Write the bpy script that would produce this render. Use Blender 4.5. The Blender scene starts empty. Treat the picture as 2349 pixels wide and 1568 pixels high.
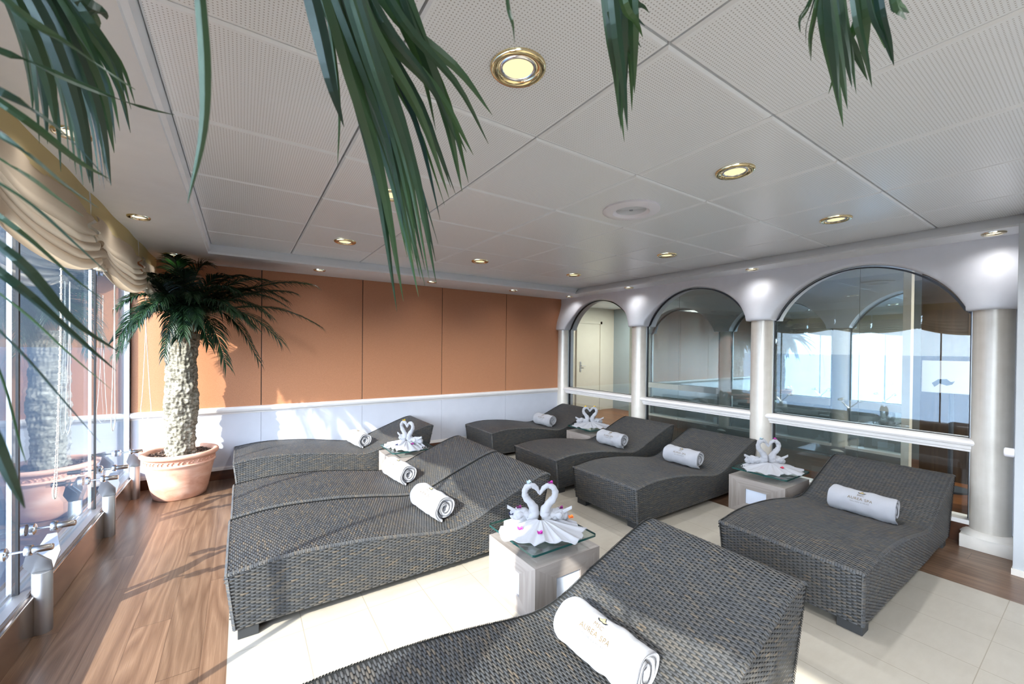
import bpy, bmesh, math, random
import numpy as np
from mathutils import Vector, Matrix, noise
random.seed(7); np.random.seed(7)
PI = math.pi
scene = bpy.context.scene
COL = scene.collection

# ------------------------------------------------------------------ materials
def new_mat(name):
    m = bpy.data.materials.new(name); m.use_nodes = True
    nt = m.node_tree; nt.nodes.clear()
    out = nt.nodes.new('ShaderNodeOutputMaterial')
    return m, nt, out
class N:
    """tiny node helper"""
    def __init__(s, nt): s.nt = nt
    def n(s, t, **kw):
        nd = s.nt.nodes.new(t)
        for k, v in kw.items():
            if k.startswith('i_'):
                key = k[2:]; key = int(key) if key.isdigit() else key.replace('_', ' ')
                if isinstance(v, bpy.types.NodeSocket): s.nt.links.new(v, nd.inputs[key])
                else: nd.inputs[key].default_value = v
            else: setattr(nd, k, v)
        return nd
    def link(s, a, b): s.nt.links.new(a, b)
    def math(s, op, a, b=None, c=None):
        nd = s.nt.nodes.new('ShaderNodeMath'); nd.operation = op
        for i, v in enumerate((a, b, c)):
            if v is None: continue
            if isinstance(v, bpy.types.NodeSocket): s.nt.links.new(v, nd.inputs[i])
            else: nd.inputs[i].default_value = v
        return nd.outputs[0]
    def mix(s, f, a, b, mode='MIX'):
        nd = s.nt.nodes.new('ShaderNodeMix'); nd.data_type = 'RGBA'; nd.blend_type = mode
        for i, v in ((0, f), (6, a), (7, b)):
            if isinstance(v, bpy.types.NodeSocket): s.nt.links.new(v, nd.inputs[i])
            else: nd.inputs[i].default_value = v if i == 0 else (tuple(v) + (1,))[:4]
        return nd.outputs[2]
    def ramp(s, f, stops):
        nd = s.nt.nodes.new('ShaderNodeValToRGB'); s.nt.links.new(f, nd.inputs[0])
        el = nd.color_ramp.elements
        while len(el) < len(stops): el.new(.5)
        for e, (p, c) in zip(el, stops):
            e.position = p; e.color = (tuple(c) + (1,))[:4]
        return nd.outputs[0]
    def coord(s, scale=(1, 1, 1), kind='Object', rot=(0, 0, 0), loc=(0, 0, 0)):
        tc = s.nt.nodes.new('ShaderNodeTexCoord'); mp = s.nt.nodes.new('ShaderNodeMapping')
        s.nt.links.new(tc.outputs[kind], mp.inputs[0])
        mp.inputs['Scale'].default_value = scale; mp.inputs['Rotation'].default_value = rot; mp.inputs['Location'].default_value = loc
        return mp.outputs[0]
    def noise(s, vec, scale, detail=4, rough=.5, dist=0.):
        nd = s.nt.nodes.new('ShaderNodeTexNoise'); s.nt.links.new(vec, nd.inputs['Vector'])
        nd.inputs['Scale'].default_value = scale; nd.inputs['Detail'].default_value = detail
        nd.inputs['Roughness'].default_value = rough; nd.inputs['Distortion'].default_value = dist
        return nd.outputs[0]
    def bump(s, h, strength=.3, dist=.01):
        nd = s.nt.nodes.new('ShaderNodeBump'); s.nt.links.new(h, nd.inputs['Height'])
        nd.inputs['Strength'].default_value = strength; nd.inputs['Distance'].default_value = dist
        return nd.outputs[0]
    def bsdf(s, out, col, rough=.5, metal=0., normal=None, spec=.5, **kw):
        b = s.nt.nodes.new('ShaderNodeBsdfPrincipled')
        for k, v in (('Base Color', col), ('Roughness', rough), ('Metallic', metal), ('Specular IOR Level', spec)) + tuple((a.replace('_', ' '), c) for a, c in kw.items()):
            if isinstance(v, bpy.types.NodeSocket): s.nt.links.new(v, b.inputs[k])
            elif k == 'Base Color' or isinstance(v, tuple): b.inputs[k].default_value = (tuple(v) + (1,))[:4]
            else: b.inputs[k].default_value = v
        if normal is not None: s.nt.links.new(normal, b.inputs['Normal'])
        if out is not None: s.nt.links.new(b.outputs[0], out.inputs[0])
        return b
def srgb(r, g, b):
    f = lambda c: (c / 255 / 12.92) if c / 255 <= .04045 else ((c / 255 + .055) / 1.055) ** 2.4
    return (f(r), f(g), f(b))
M = {}
def simple(name, col, rough=.5, metal=0., spec=.5, bumpy=None, **kw):
    m, nt, out = new_mat(name); h = N(nt)
    nrm = None; c = col
    v = h.coord()
    nz = h.noise(v, 9 if bumpy is None else bumpy[0], 4)
    c = h.mix(nz, tuple(x * .94 for x in col), tuple(min(1, x * 1.04) for x in col))
    if bumpy: nrm = h.bump(nz, bumpy[1], bumpy[2])
    h.bsdf(out, c, rough, metal, nrm, spec, **kw)
    M[name] = m; return m
simple('wall_white', srgb(236, 240, 250), .42)
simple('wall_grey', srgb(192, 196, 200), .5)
simple('panel_white', srgb(206, 208, 218), .3)
simple('trim_white', srgb(236, 232, 230), .28)
simple('soffit_white', srgb(238, 241, 246), .5)
simple('plaster_base', srgb(232, 226, 218), .5, bumpy=(30, .1, .002))
simple('steel', (.46, .46, .47), .42, 1.)
simple('chrome', (.66, .64, .62), .18, 1.)
simple('brushed', (.5, .5, .52), .45, 1.)
simple('brass', (.83, .66, .36), .12, 1.)
simple('brass_pale', (.86, .78, .58), .15, 1.)
simple('dark_gasket', (.012, .012, .014), .5)
simple('dark_gap', (.03, .03, .03), .8)
simple('black_foot', (.035, .037, .04), .5)
simple('grey_paint', srgb(150, 165, 172), .5)
simple('beige_frame', srgb(196, 192, 180), .5)
simple('cord_white', srgb(236, 232, 224), .5)
simple('white_plastic', srgb(246, 244, 252), .35)
simple('inset_panel', srgb(222, 230, 246), .2)
simple('bark_fibre', srgb(150, 115, 80), .9)
simple('curb_steel', (.50, .42, .36), .14, .9)
simple('red_sign', srgb(170, 40, 60), .5)
simple('dark_machine', srgb(60, 66, 74), .4)
simple('petal_magenta', srgb(178, 40, 150), .55); simple('petal_pink', srgb(226, 90, 180), .55); simple('petal_purple', srgb(110, 20, 90), .45)
simple('petal_yellow', srgb(240, 205, 40), .55); simple('petal_orange', srgb(240, 120, 40), .55); simple('petal_navy', srgb(40, 45, 90), .5); simple('petal_pale', srgb(170, 195, 205), .35)
simple('petal_red', srgb(190, 40, 70), .55)

def wood(name, axis='y', plank=None, base=((104, 60, 34), (176, 122, 80)), rough=.28, scale=1., rings=9.):
    m, nt, out = new_mat(name); h = N(nt)
    st = {'x': (.10, 1, 1), 'y': (1, .10, 1), 'z': (1, 1, .10)}[axis]
    tc = h.n('ShaderNodeTexCoord'); pos = tc.outputs['Object']
    vec = pos
    seam = None
    if plank:
        w, l = plank
        sp = h.n('ShaderNodeSeparateXYZ', i_0=pos)
        across, along = (sp.outputs[0], sp.outputs[1]) if axis == 'y' else (sp.outputs[1], sp.outputs[0])
        row = h.math('FLOOR', h.math('DIVIDE', across, w))
        off = h.math('MULTIPLY', h.math('FRACT', h.math('MULTIPLY', row, .377)), l)
        al = h.math('ADD', along, off)
        colm = h.math('FLOOR', h.math('DIVIDE', al, l))
        wn = h.n('ShaderNodeTexWhiteNoise', noise_dimensions='2D')
        cmb = h.n('ShaderNodeCombineXYZ', i_0=row, i_1=colm); h.link(cmb.outputs[0], wn.inputs[0])
        shift = h.n('ShaderNodeVectorMath', operation='SCALE', i_0=wn.outputs['Color']); shift.inputs[3].default_value = 9.
        add = h.n('ShaderNodeVectorMath', operation='ADD'); h.link(pos, add.inputs[0]); h.link(shift.outputs[0], add.inputs[1])
        vec = add.outputs[0]
        fx = h.math('FRACT', h.math('DIVIDE', across, w)); fy = h.math('FRACT', h.math('DIVIDE', al, l))
        e1 = h.math('LESS_THAN', fx, .012); e2 = h.math('LESS_THAN', fy, .0022)
        seam = h.math('MAXIMUM', e1, e2)
    mp = h.n('ShaderNodeMapping', i_0=vec); mp.inputs['Scale'].default_value = tuple(s * scale for s in st)
    v = mp.outputs[0]
    nz = h.noise(v, 3.2, 2, .45, .15)
    rg = h.math('FRACT', h.math('MULTIPLY', nz, rings))
    rg = h.math('ABSOLUTE', h.math('SUBTRACT', rg, .5))
    mp2 = h.n('ShaderNodeMapping', i_0=vec); mp2.inputs['Scale'].default_value = tuple((s if s == 1 else .02) * scale for s in st)
    fine = h.noise(mp2.outputs[0], 160, 3, .6)
    f = h.math('ADD', h.math('MULTIPLY', rg, .7), h.math('MULTIPLY', fine, .62))
    c = h.ramp(f, [(.2, srgb(*base[0])), (.55, srgb(*[(a + b) / 2 for a, b in zip(*base)])), (.85, srgb(*base[1]))])
    if plank:
        tint = h.math('ADD', h.math('MULTIPLY', wn.outputs['Value'], .22), .89)
        cc = h.n('ShaderNodeCombineColor', i_0=tint, i_1=tint, i_2=tint)
        c = h.mix(1., c, cc.outputs[0], 'MULTIPLY')
        c = h.mix(h.math('MULTIPLY', seam, .7), c, (.03, .015, .01))
    h.bsdf(out, c, rough, 0, h.bump(f, .05, .002))
    M[name] = m
wood('wood_floor', 'y', (.152, 1.3), ((98, 72, 55), (148, 118, 94)), .28, 1.9, rings=9)
wood('wood_dark', 'y', None, ((58, 32, 20), (98, 60, 38)), .3)
wood('wood_skirt', 'x', None, ((62, 34, 22), (110, 66, 42)), .3)
wood('wood_gym', 'y', (.1, 1.5), ((90, 52, 30), (150, 100, 60)), .3)
wood('brown_panel', 'z', None, ((56, 42, 30), (88, 68, 50)), .4)
for ax in 'xyz':
    wood('oak_' + ax, ax, None, ((136, 126, 120), (166, 157, 152)), .45, 3.2, 6)

# tiles
m, nt, out = new_mat('floor_tile'); h = N(nt)
pos = h.coord(); sp = h.n('ShaderNodeSeparateXYZ', i_0=pos)
fx = h.math('FRACT', h.math('DIVIDE', h.math('SUBTRACT', sp.outputs[0], .27 - .32 * 10), .32))
fy = h.math('FRACT', h.math('DIVIDE', h.math('SUBTRACT', sp.outputs[1], .342 - .326 * 20), .652))
ex = h.math('LESS_THAN', h.math('ABSOLUTE', h.math('SUBTRACT', fx, .5)), .494); ey = h.math('LESS_THAN', h.math('ABSOLUTE', h.math('SUBTRACT', fy, .5)), .4975)
nz = h.noise(pos, 3.5, 6, .6, .4); nz2 = h.noise(h.coord((1, 3.5, 1)), 9, 5, .6)
c = h.mix(h.math('ADD', h.math('MULTIPLY', nz, .7), h.math('MULTIPLY', nz2, .4)), srgb(166, 156, 140), srgb(198, 190, 177))
g = h.math('MULTIPLY', ex, ey)
c = h.mix(g, srgb(158, 147, 130), c)
h.bsdf(out, c, .34, 0, h.bump(g, .15, .002)); M['floor_tile'] = m

# perforated ceiling panels
m, nt, out = new_mat('ceiling_panel'); h = N(nt)
pos = h.coord((1 / .0108,) * 3); sp = h.n('ShaderNodeSeparateXYZ', i_0=pos)
a = h.math('SUBTRACT', h.math('FRACT', sp.outputs[0]), .5); b = h.math('SUBTRACT', h.math('FRACT', sp.outputs[1]), .5)
d = h.math('SQRT', h.math('ADD', h.math('MULTIPLY', a, a), h.math('MULTIPLY', b, b)))
nrm = h.n('ShaderNodeNewGeometry'); nz_ = h.n('ShaderNodeSeparateXYZ', i_0=nrm.outputs['Normal'])
down = h.math('GREATER_THAN', h.math('ABSOLUTE', nz_.outputs[2]), .9)
# solid border of each perforated tile
obj = h.coord(); s2 = h.n('ShaderNodeSeparateXYZ', i_0=obj)
bx = h.math('ABSOLUTE', h.math('SUBTRACT', h.math('FRACT', h.math('DIVIDE', h.math('SUBTRACT', s2.outputs[0], 1.1 - 6.81), .681)), .5))
by = h.math('ABSOLUTE', h.math('SUBTRACT', h.math('FRACT', h.math('DIVIDE', h.math('SUBTRACT', s2.outputs[1], .7865 - 13.62), .681)), .5))
inb = h.math('MULTIPLY', h.math('LESS_THAN', bx, .472), h.math('LESS_THAN', by, .472))
dot = h.math('MULTIPLY', h.math('MULTIPLY', h.math('LESS_THAN', d, .21), down), inb)
c = h.mix(dot, srgb(244, 248, 252), srgb(190, 190, 192))
h.bsdf(out, c, .3, 0, h.bump(h.noise(h.coord(), 1.6, 2), .08, .02), .5); M['ceiling_panel'] = m

# terracotta-orange woven wall fabric
m, nt, out = new_mat('orange_fabric'); h = N(nt)
f1 = h.noise(h.coord((1, 1, 6)), 150, 3, .6); f2 = h.noise(h.coord((7, 1, 1)), 130, 3, .6)
w = h.math('MULTIPLY', h.math('ADD', f1, f2), .5)
c = h.ramp(w, [(.3, srgb(152, 100, 70)), (.5, srgb(192, 132, 96)), (.68, srgb(216, 160, 122))])
h.bsdf(out, c, .38, 0, h.bump(w, .25, .003), .45); M['orange_fabric'] = m

# pearl column
m, nt, out = new_mat('pearl_column'); h = N(nt)
nz = h.noise(h.coord((1, 1, .03)), 60, 3, .6); n2 = h.noise(h.coord(), 14, 4)
c = h.mix(h.math('MULTIPLY', h.math('ADD', nz, n2), .5), srgb(196, 188, 176), srgb(228, 222, 214))
h.bsdf(out, c, .34, .12, None, .5); M['pearl_column'] = m

# terracotta pot
m, nt, out = new_mat('terracotta'); h = N(nt)
nz = h.noise(h.coord((1, 1, 2.2)), 5, 6, .6, .5)
c = h.ramp(nz, [(.3, srgb(206, 150, 126)), (.5, srgb(224, 172, 148)), (.7, srgb(236, 196, 176))])
h.bsdf(out, c, .75, 0, h.bump(h.noise(h.coord(), 60, 4), .12, .003), .2); M['terracotta'] = m

# trunk
m, nt, out = new_mat('trunk_bark'); h = N(nt)
nz = h.noise(h.coord((1, 1, 2.0)), 22, 8, .7, .4)
c = h.ramp(nz, [(.3, srgb(60, 55, 48)), (.45, srgb(126, 120, 106)), (.58, srgb(172, 166, 152)), (.75, srgb(206, 200, 188))])
h.bsdf(out, c, .95, 0, h.bump(nz, .8, .012), .1); M['trunk_bark'] = m
m, nt, out = new_mat('bark_mulch'); h = N(nt)
gi = h.n('ShaderNodeNewGeometry')
c = h.mix(gi.outputs['Random Per Island'], srgb(58, 42, 36), srgb(122, 98, 84)); h.bsdf(out, c, .9); M['bark_mulch'] = m

# palm leaves
def leaf(name, c1, c2, rough=.35):
    m, nt, out = new_mat(name); h = N(nt)
    gi = h.n('ShaderNodeNewGeometry')
    nz = h.noise(h.coord(), 7, 3)
    c = h.mix(gi.outputs['Random Per Island'], c1, c2)
    c = h.mix(h.math('MULTIPLY', nz, .5), c, tuple(x * .5 for x in c1))
    b = h.bsdf(None, c, rough, 0, None, .5)
    tr = h.n('ShaderNodeBsdfTranslucent'); cc = h.mix(1., c, (.7, 1., .35), 'MULTIPLY'); h.link(cc, tr.inputs[0])
    ms = h.n('ShaderNodeMixShader'); ms.inputs[0].default_value = .22
    h.link(b.outputs[0], ms.inputs[1]); h.link(tr.outputs[0], ms.inputs[2]); h.link(ms.outputs[0], out.inputs[0])
    M[name] = m
leaf('palm_leaf', srgb(16, 38, 32), srgb(50, 80, 48))
leaf('palm_leaf_near', srgb(20, 52, 40), srgb(84, 118, 74), .42)
leaf('palm_leaf_dry', srgb(120, 112, 90), srgb(150, 140, 110), .6)

# wicker strands
m, nt, out = new_mat('wicker_strand'); h = N(nt)
gi = h.n('ShaderNodeNewGeometry'); r = gi.outputs['Random Per Island']
c = h.ramp(r, [(0., srgb(50, 55, 62)), (.35, srgb(66, 71, 77)), (.7, srgb(77, 77, 77)), (.93, srgb(86, 81, 75)), (1., srgb(106, 94, 80))])
pt = h.noise(h.coord(), 2.2, 2); c = h.mix(h.math('MULTIPLY', pt, .55), c, srgb(84, 78, 71))
fine = h.noise(h.coord(), 260, 2)
h.bsdf(out, c, .40, 0, h.bump(fine, .1, .001), .42); M['wicker_strand'] = m
m, nt, out = new_mat('wicker_under'); h = N(nt)
nz = h.noise(h.coord(), 120, 2); c = h.mix(nz, srgb(24, 26, 28), srgb(56, 56, 55)); h.bsdf(out, c, .5); M['wicker_under'] = m

# terry towel
m, nt, out = new_mat('terry'); h = N(nt)
nz = h.noise(h.coord(), 420, 3, .7); n2 = h.noise(h.coord(), 24, 4)
hh = h.math('ADD', nz, h.math('MULTIPLY', n2, .8))
h.bsdf(out, h.mix(nz, srgb(166, 166, 172), srgb(192, 192, 198)), .95, 0, h.bump(hh, .8, .006), .1, Sheen_Weight=.3); M['terry'] = m
simple('thread_gold', srgb(112, 94, 62), .6); simple('thread_black', srgb(34, 36, 40), .5); simple('thread_pale', srgb(176, 158, 116), .6); simple('thread_grey', srgb(112, 108, 102), .6)

# curtain fabric (translucent beige)
def cloth(name, c1, tr_fac, trc):
    m, nt, out = new_mat(name); h = N(nt)
    wv = h.noise(h.coord((1, 6, 1)), 120, 2)
    b = h.bsdf(None, h.mix(wv, tuple(x * .93 for x in c1), c1), .85, 0, h.bump(wv, .06, .002), .2)
    t = h.n('ShaderNodeBsdfTranslucent'); t.inputs[0].default_value = (*trc, 1)
    ms = h.n('ShaderNodeMixShader'); ms.inputs[0].default_value = tr_fac
    h.link(b.outputs[0], ms.inputs[1]); h.link(t.outputs[0], ms.inputs[2]); h.link(ms.outputs[0], out.inputs[0]); M[name] = m
cloth('curtain_cloth', srgb(200, 184, 162), .22, srgb(222, 200, 172))
cloth('curtain_sheer', srgb(212, 196, 150), .4, srgb(236, 214, 160))

# architectural glass: transparent + mirror by a symmetric Schlick term
def glass(name, tint, r0, gain=1., rough=0.):
    m, nt, out = new_mat(name); h = N(nt)
    lw = h.n('ShaderNodeLayerWeight'); lw.inputs[0].default_value = .5
    f5 = h.math('POWER', lw.outputs['Facing'], 4.0)
    fac = h.math('MINIMUM', h.math('ADD', h.math('MULTIPLY', f5, gain), r0), .95)
    t = h.n('ShaderNodeBsdfTransparent'); t.inputs[0].default_value = (*tint, 1)
    g = h.n('ShaderNodeBsdfGlossy'); g.inputs['Roughness'].default_value = rough; g.inputs[0].default_value = (.95, .97, .97, 1)
    ms = h.n('ShaderNodeMixShader'); h.link(fac, ms.inputs[0]); h.link(t.outputs[0], ms.inputs[1]); h.link(g.outputs[0], ms.inputs[2])
    h.link(ms.outputs[0], out.inputs[0]); M[name] = m
glass('window_glass', (.93, .96, .98), .05, .7)
glass('arch_glass', (.84, .89, .90), .055, .7)
glass('plate_glass', (.90, .96, .95), .06, .6)
m, nt, out = new_mat('glass_edge'); h = N(nt)
h.bsdf(out, (.015, .06, .055), .05, 0, None, .8); M['glass_edge'] = m
# mirrored gym wall panels
m, nt, out = new_mat('mirror_panel'); h = N(nt)
b = h.bsdf(None, srgb(176, 192, 192), .4); g = h.n('ShaderNodeBsdfGlossy'); g.inputs['Roughness'].default_value = 0.02; g.inputs[0].default_value = (.8, .86, .86, 1)
ms = h.n('ShaderNodeMixShader'); ms.inputs[0].default_value = .72; h.link(b.outputs[0], ms.inputs[1]); h.link(g.outputs[0], ms.inputs[2]); h.link(ms.outputs[0], out.inputs[0]); M['mirror_panel'] = m
# sea
m, nt, out = new_mat('sea_water'); h = N(nt)
w = h.noise(h.coord((.25, 1, 1)), .35, 6, .65, .3)
h.bsdf(out, h.mix(w, (.42, .55, .72), (.62, .74, .86)), .28, 1., h.bump(w, .5, .5), .5); M['sea_water'] = m
def emis(name, col, st):
    m, nt, out = new_mat(name); h = N(nt); e = h.n('ShaderNodeEmission'); e.inputs[0].default_value = (*col, 1); e.inputs[1].default_value = st
    h.link(e.outputs[0], out.inputs[0]); M[name] = m
emis('lamp_glow', (1., .84, .46), .5)
emis('lamp_glow_small', (1., .88, .66), .6)

# ------------------------------------------------------------------ mesh helpers
class MB:
    def __init__(s): s.v = []; s.f = []; s.m = []
    def add(s, vs, fs, mi=0):
        o = len(s.v); s.v += [tuple(p) for p in vs]; s.f += [tuple(i + o for i in f) for f in fs]; s.m += [mi] * len(fs)
    def box(s, x0, x1, y0, y1, z0, z1, mi=0, bev=0):
        if bev:
            bm = bmesh.new(); bmesh.ops.create_cube(bm, size=1)
            bmesh.ops.scale(bm, vec=(x1 - x0, y1 - y0, z1 - z0), verts=bm.verts); bmesh.ops.translate(bm, vec=((x0 + x1) / 2, (y0 + y1) / 2, (z0 + z1) / 2), verts=bm.verts)
            bmesh.ops.bevel(bm, geom=bm.edges[:], offset=bev, segments=2, affect='EDGES', profile=.5)
            s.bm(bm, mi); return
        v = [(x0, y0, z0), (x1, y0, z0), (x1, y1, z0), (x0, y1, z0), (x0, y0, z1), (x1, y0, z1), (x1, y1, z1), (x0, y1, z1)]
        s.add(v, [(0, 3, 2, 1), (4, 5, 6, 7), (0, 1, 5, 4), (1, 2, 6, 5), (2, 3, 7, 6), (3, 0, 4, 7)], mi)
    def bm(s, bm, mi=0):
        bm.verts.ensure_lookup_table()
        s.add([v.co for v in bm.verts], [[v.index for v in f.verts] for f in bm.faces], mi); bm.free()
    def lathe(s, prof, n=48, c=(0, 0, 0), mi=0, axis='z', cap=True, closed=False):
        vs = []; 
        for (r, z) in prof:
            for k in range(n):
                a = 2 * PI * k / n; p = (r * math.cos(a), r * math.sin(a), z)
                if axis == 'x': p = (p[2], p[0], p[1])
                elif axis == 'y': p = (p[0], p[2], p[1])
                vs.append((p[0] + c[0], p[1] + c[1], p[2] + c[2]))
        fs = []
        P = len(prof)
        for i in range(P - 1 if not closed else P):
            for k in range(n):
                a = i * n + k; b = i * n + (k + 1) % n; j = (i + 1) % P
                fs.append((a, b, j * n + (k + 1) % n, j * n + k))
        if cap and not closed:
            fs.append(tuple(range(n))[::-1]); fs.append(tuple((P - 1) * n + k for k in range(n)))
        s.add(vs, fs, mi)
    def tube(s, pts, rad, n=8, mi=0, cap=True):
        pts = [Vector(p) for p in pts]
        R = rad if isinstance(rad, (list, tuple)) else [rad] * len(pts)
        vs = []; up = Vector((0, 0, 1)); prev = None
        for i, p in enumerate(pts):
            t = (pts[min(i + 1, len(pts) - 1)] - pts[max(i - 1, 0)]).normalized()
            if prev is None:
                a = up if abs(t.dot(up)) < .9 else Vector((1, 0, 0)); x = t.cross(a).normalized()
            else: x = (prev - t * prev.dot(t)).normalized()
            prev = x; y = t.cross(x)
            for k in range(n):
                an = 2 * PI * k / n; vs.append(p + (x * math.cos(an) + y * math.sin(an)) * R[i])
        fs = []
        for i in range(len(pts) - 1):
            for k in range(n):
                fs.append((i * n + k, i * n + (k + 1) % n, (i + 1) * n + (k + 1) % n, (i + 1) * n + k))
        if cap: fs.append(tuple(range(n))[::-1]); fs.append(tuple((len(pts) - 1) * n + k for k in range(n)))
        s.add(vs, fs, mi)
    def grid(s, rows, mi=0, closed=False):
        n = len(rows[0]); vs = [p for r in rows for p in r]; fs = []
        for i in range(len(rows) - 1):
            for k in range(n - (0 if closed else 1)):
                fs.append((i * n + k, i * n + (k + 1) % n, (i + 1) * n + (k + 1) % n, (i + 1) * n + k))
        s.add(vs, fs, mi)
    def build(s, name, mats, parent=None, smooth=False, angle=None, loc=None):
        me = bpy.data.meshes.new(name); me.from_pydata([tuple(v) for v in s.v], [], s.f)
        mats = mats if isinstance(mats, (list, tuple)) else [mats]
        for mm in mats: me.materials.append(M[mm])
        if len(mats) > 1: me.polygons.foreach_set('material_index', s.m)
        if smooth: me.polygons.foreach_set('use_smooth', [True] * len(s.f))
        me.update()
        if smooth and angle:
            try: me.set_sharp_from_angle(angle=math.radians(angle))
            except Exception: pass
        o = bpy.data.objects.new(name, me); COL.objects.link(o)
        if parent: o.parent = parent
        if loc: o.location = loc
        return o
def empty(name, loc=(0, 0, 0), rz=0.):
    o = bpy.data.objects.new(name, None); COL.objects.link(o); o.location = loc; o.rotation_euler = (0, 0, rz); o.empty_display_size = .05
    return o
def tag(o, label, cat, group=None, kind=None):
    o['label'] = label; o['category'] = cat
    if group: o['group'] = group
    if kind: o['kind'] = kind
    return o
def structure(o, label=None):
    o['kind'] = 'structure'
    if label: o['label'] = label
    return o
def copy_tree(o, parent=None):
    c = o.copy(); COL.objects.link(c); c.parent = parent
    for k in ('label', 'category', 'group'):
        pass
    for ch in list(o.children): copy_tree(ch, c)
    return c
def lerp(a, b, t): return a + (b - a) * t
def bez(pts, n):
    """Catmull-Rom through points"""
    P = [Vector(p) for p in pts]; P = [P[0] * 2 - P[1]] + P + [P[-1] * 2 - P[-2]]; out = []
    seg = len(P) - 3
    for i in range(n):
        t = i / (n - 1) * seg; k = min(int(t), seg - 1); u = t - k
        a, b, c, d = P[k:k + 4]
        out.append(.5 * ((2 * b) + (c - a) * u + (2 * a - 5 * b + 4 * c - d) * u * u + (3 * b - a - 3 * c + d) * u ** 3))
    return out
EXPO = 1.38
SKY_GLOW = 8.0
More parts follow.
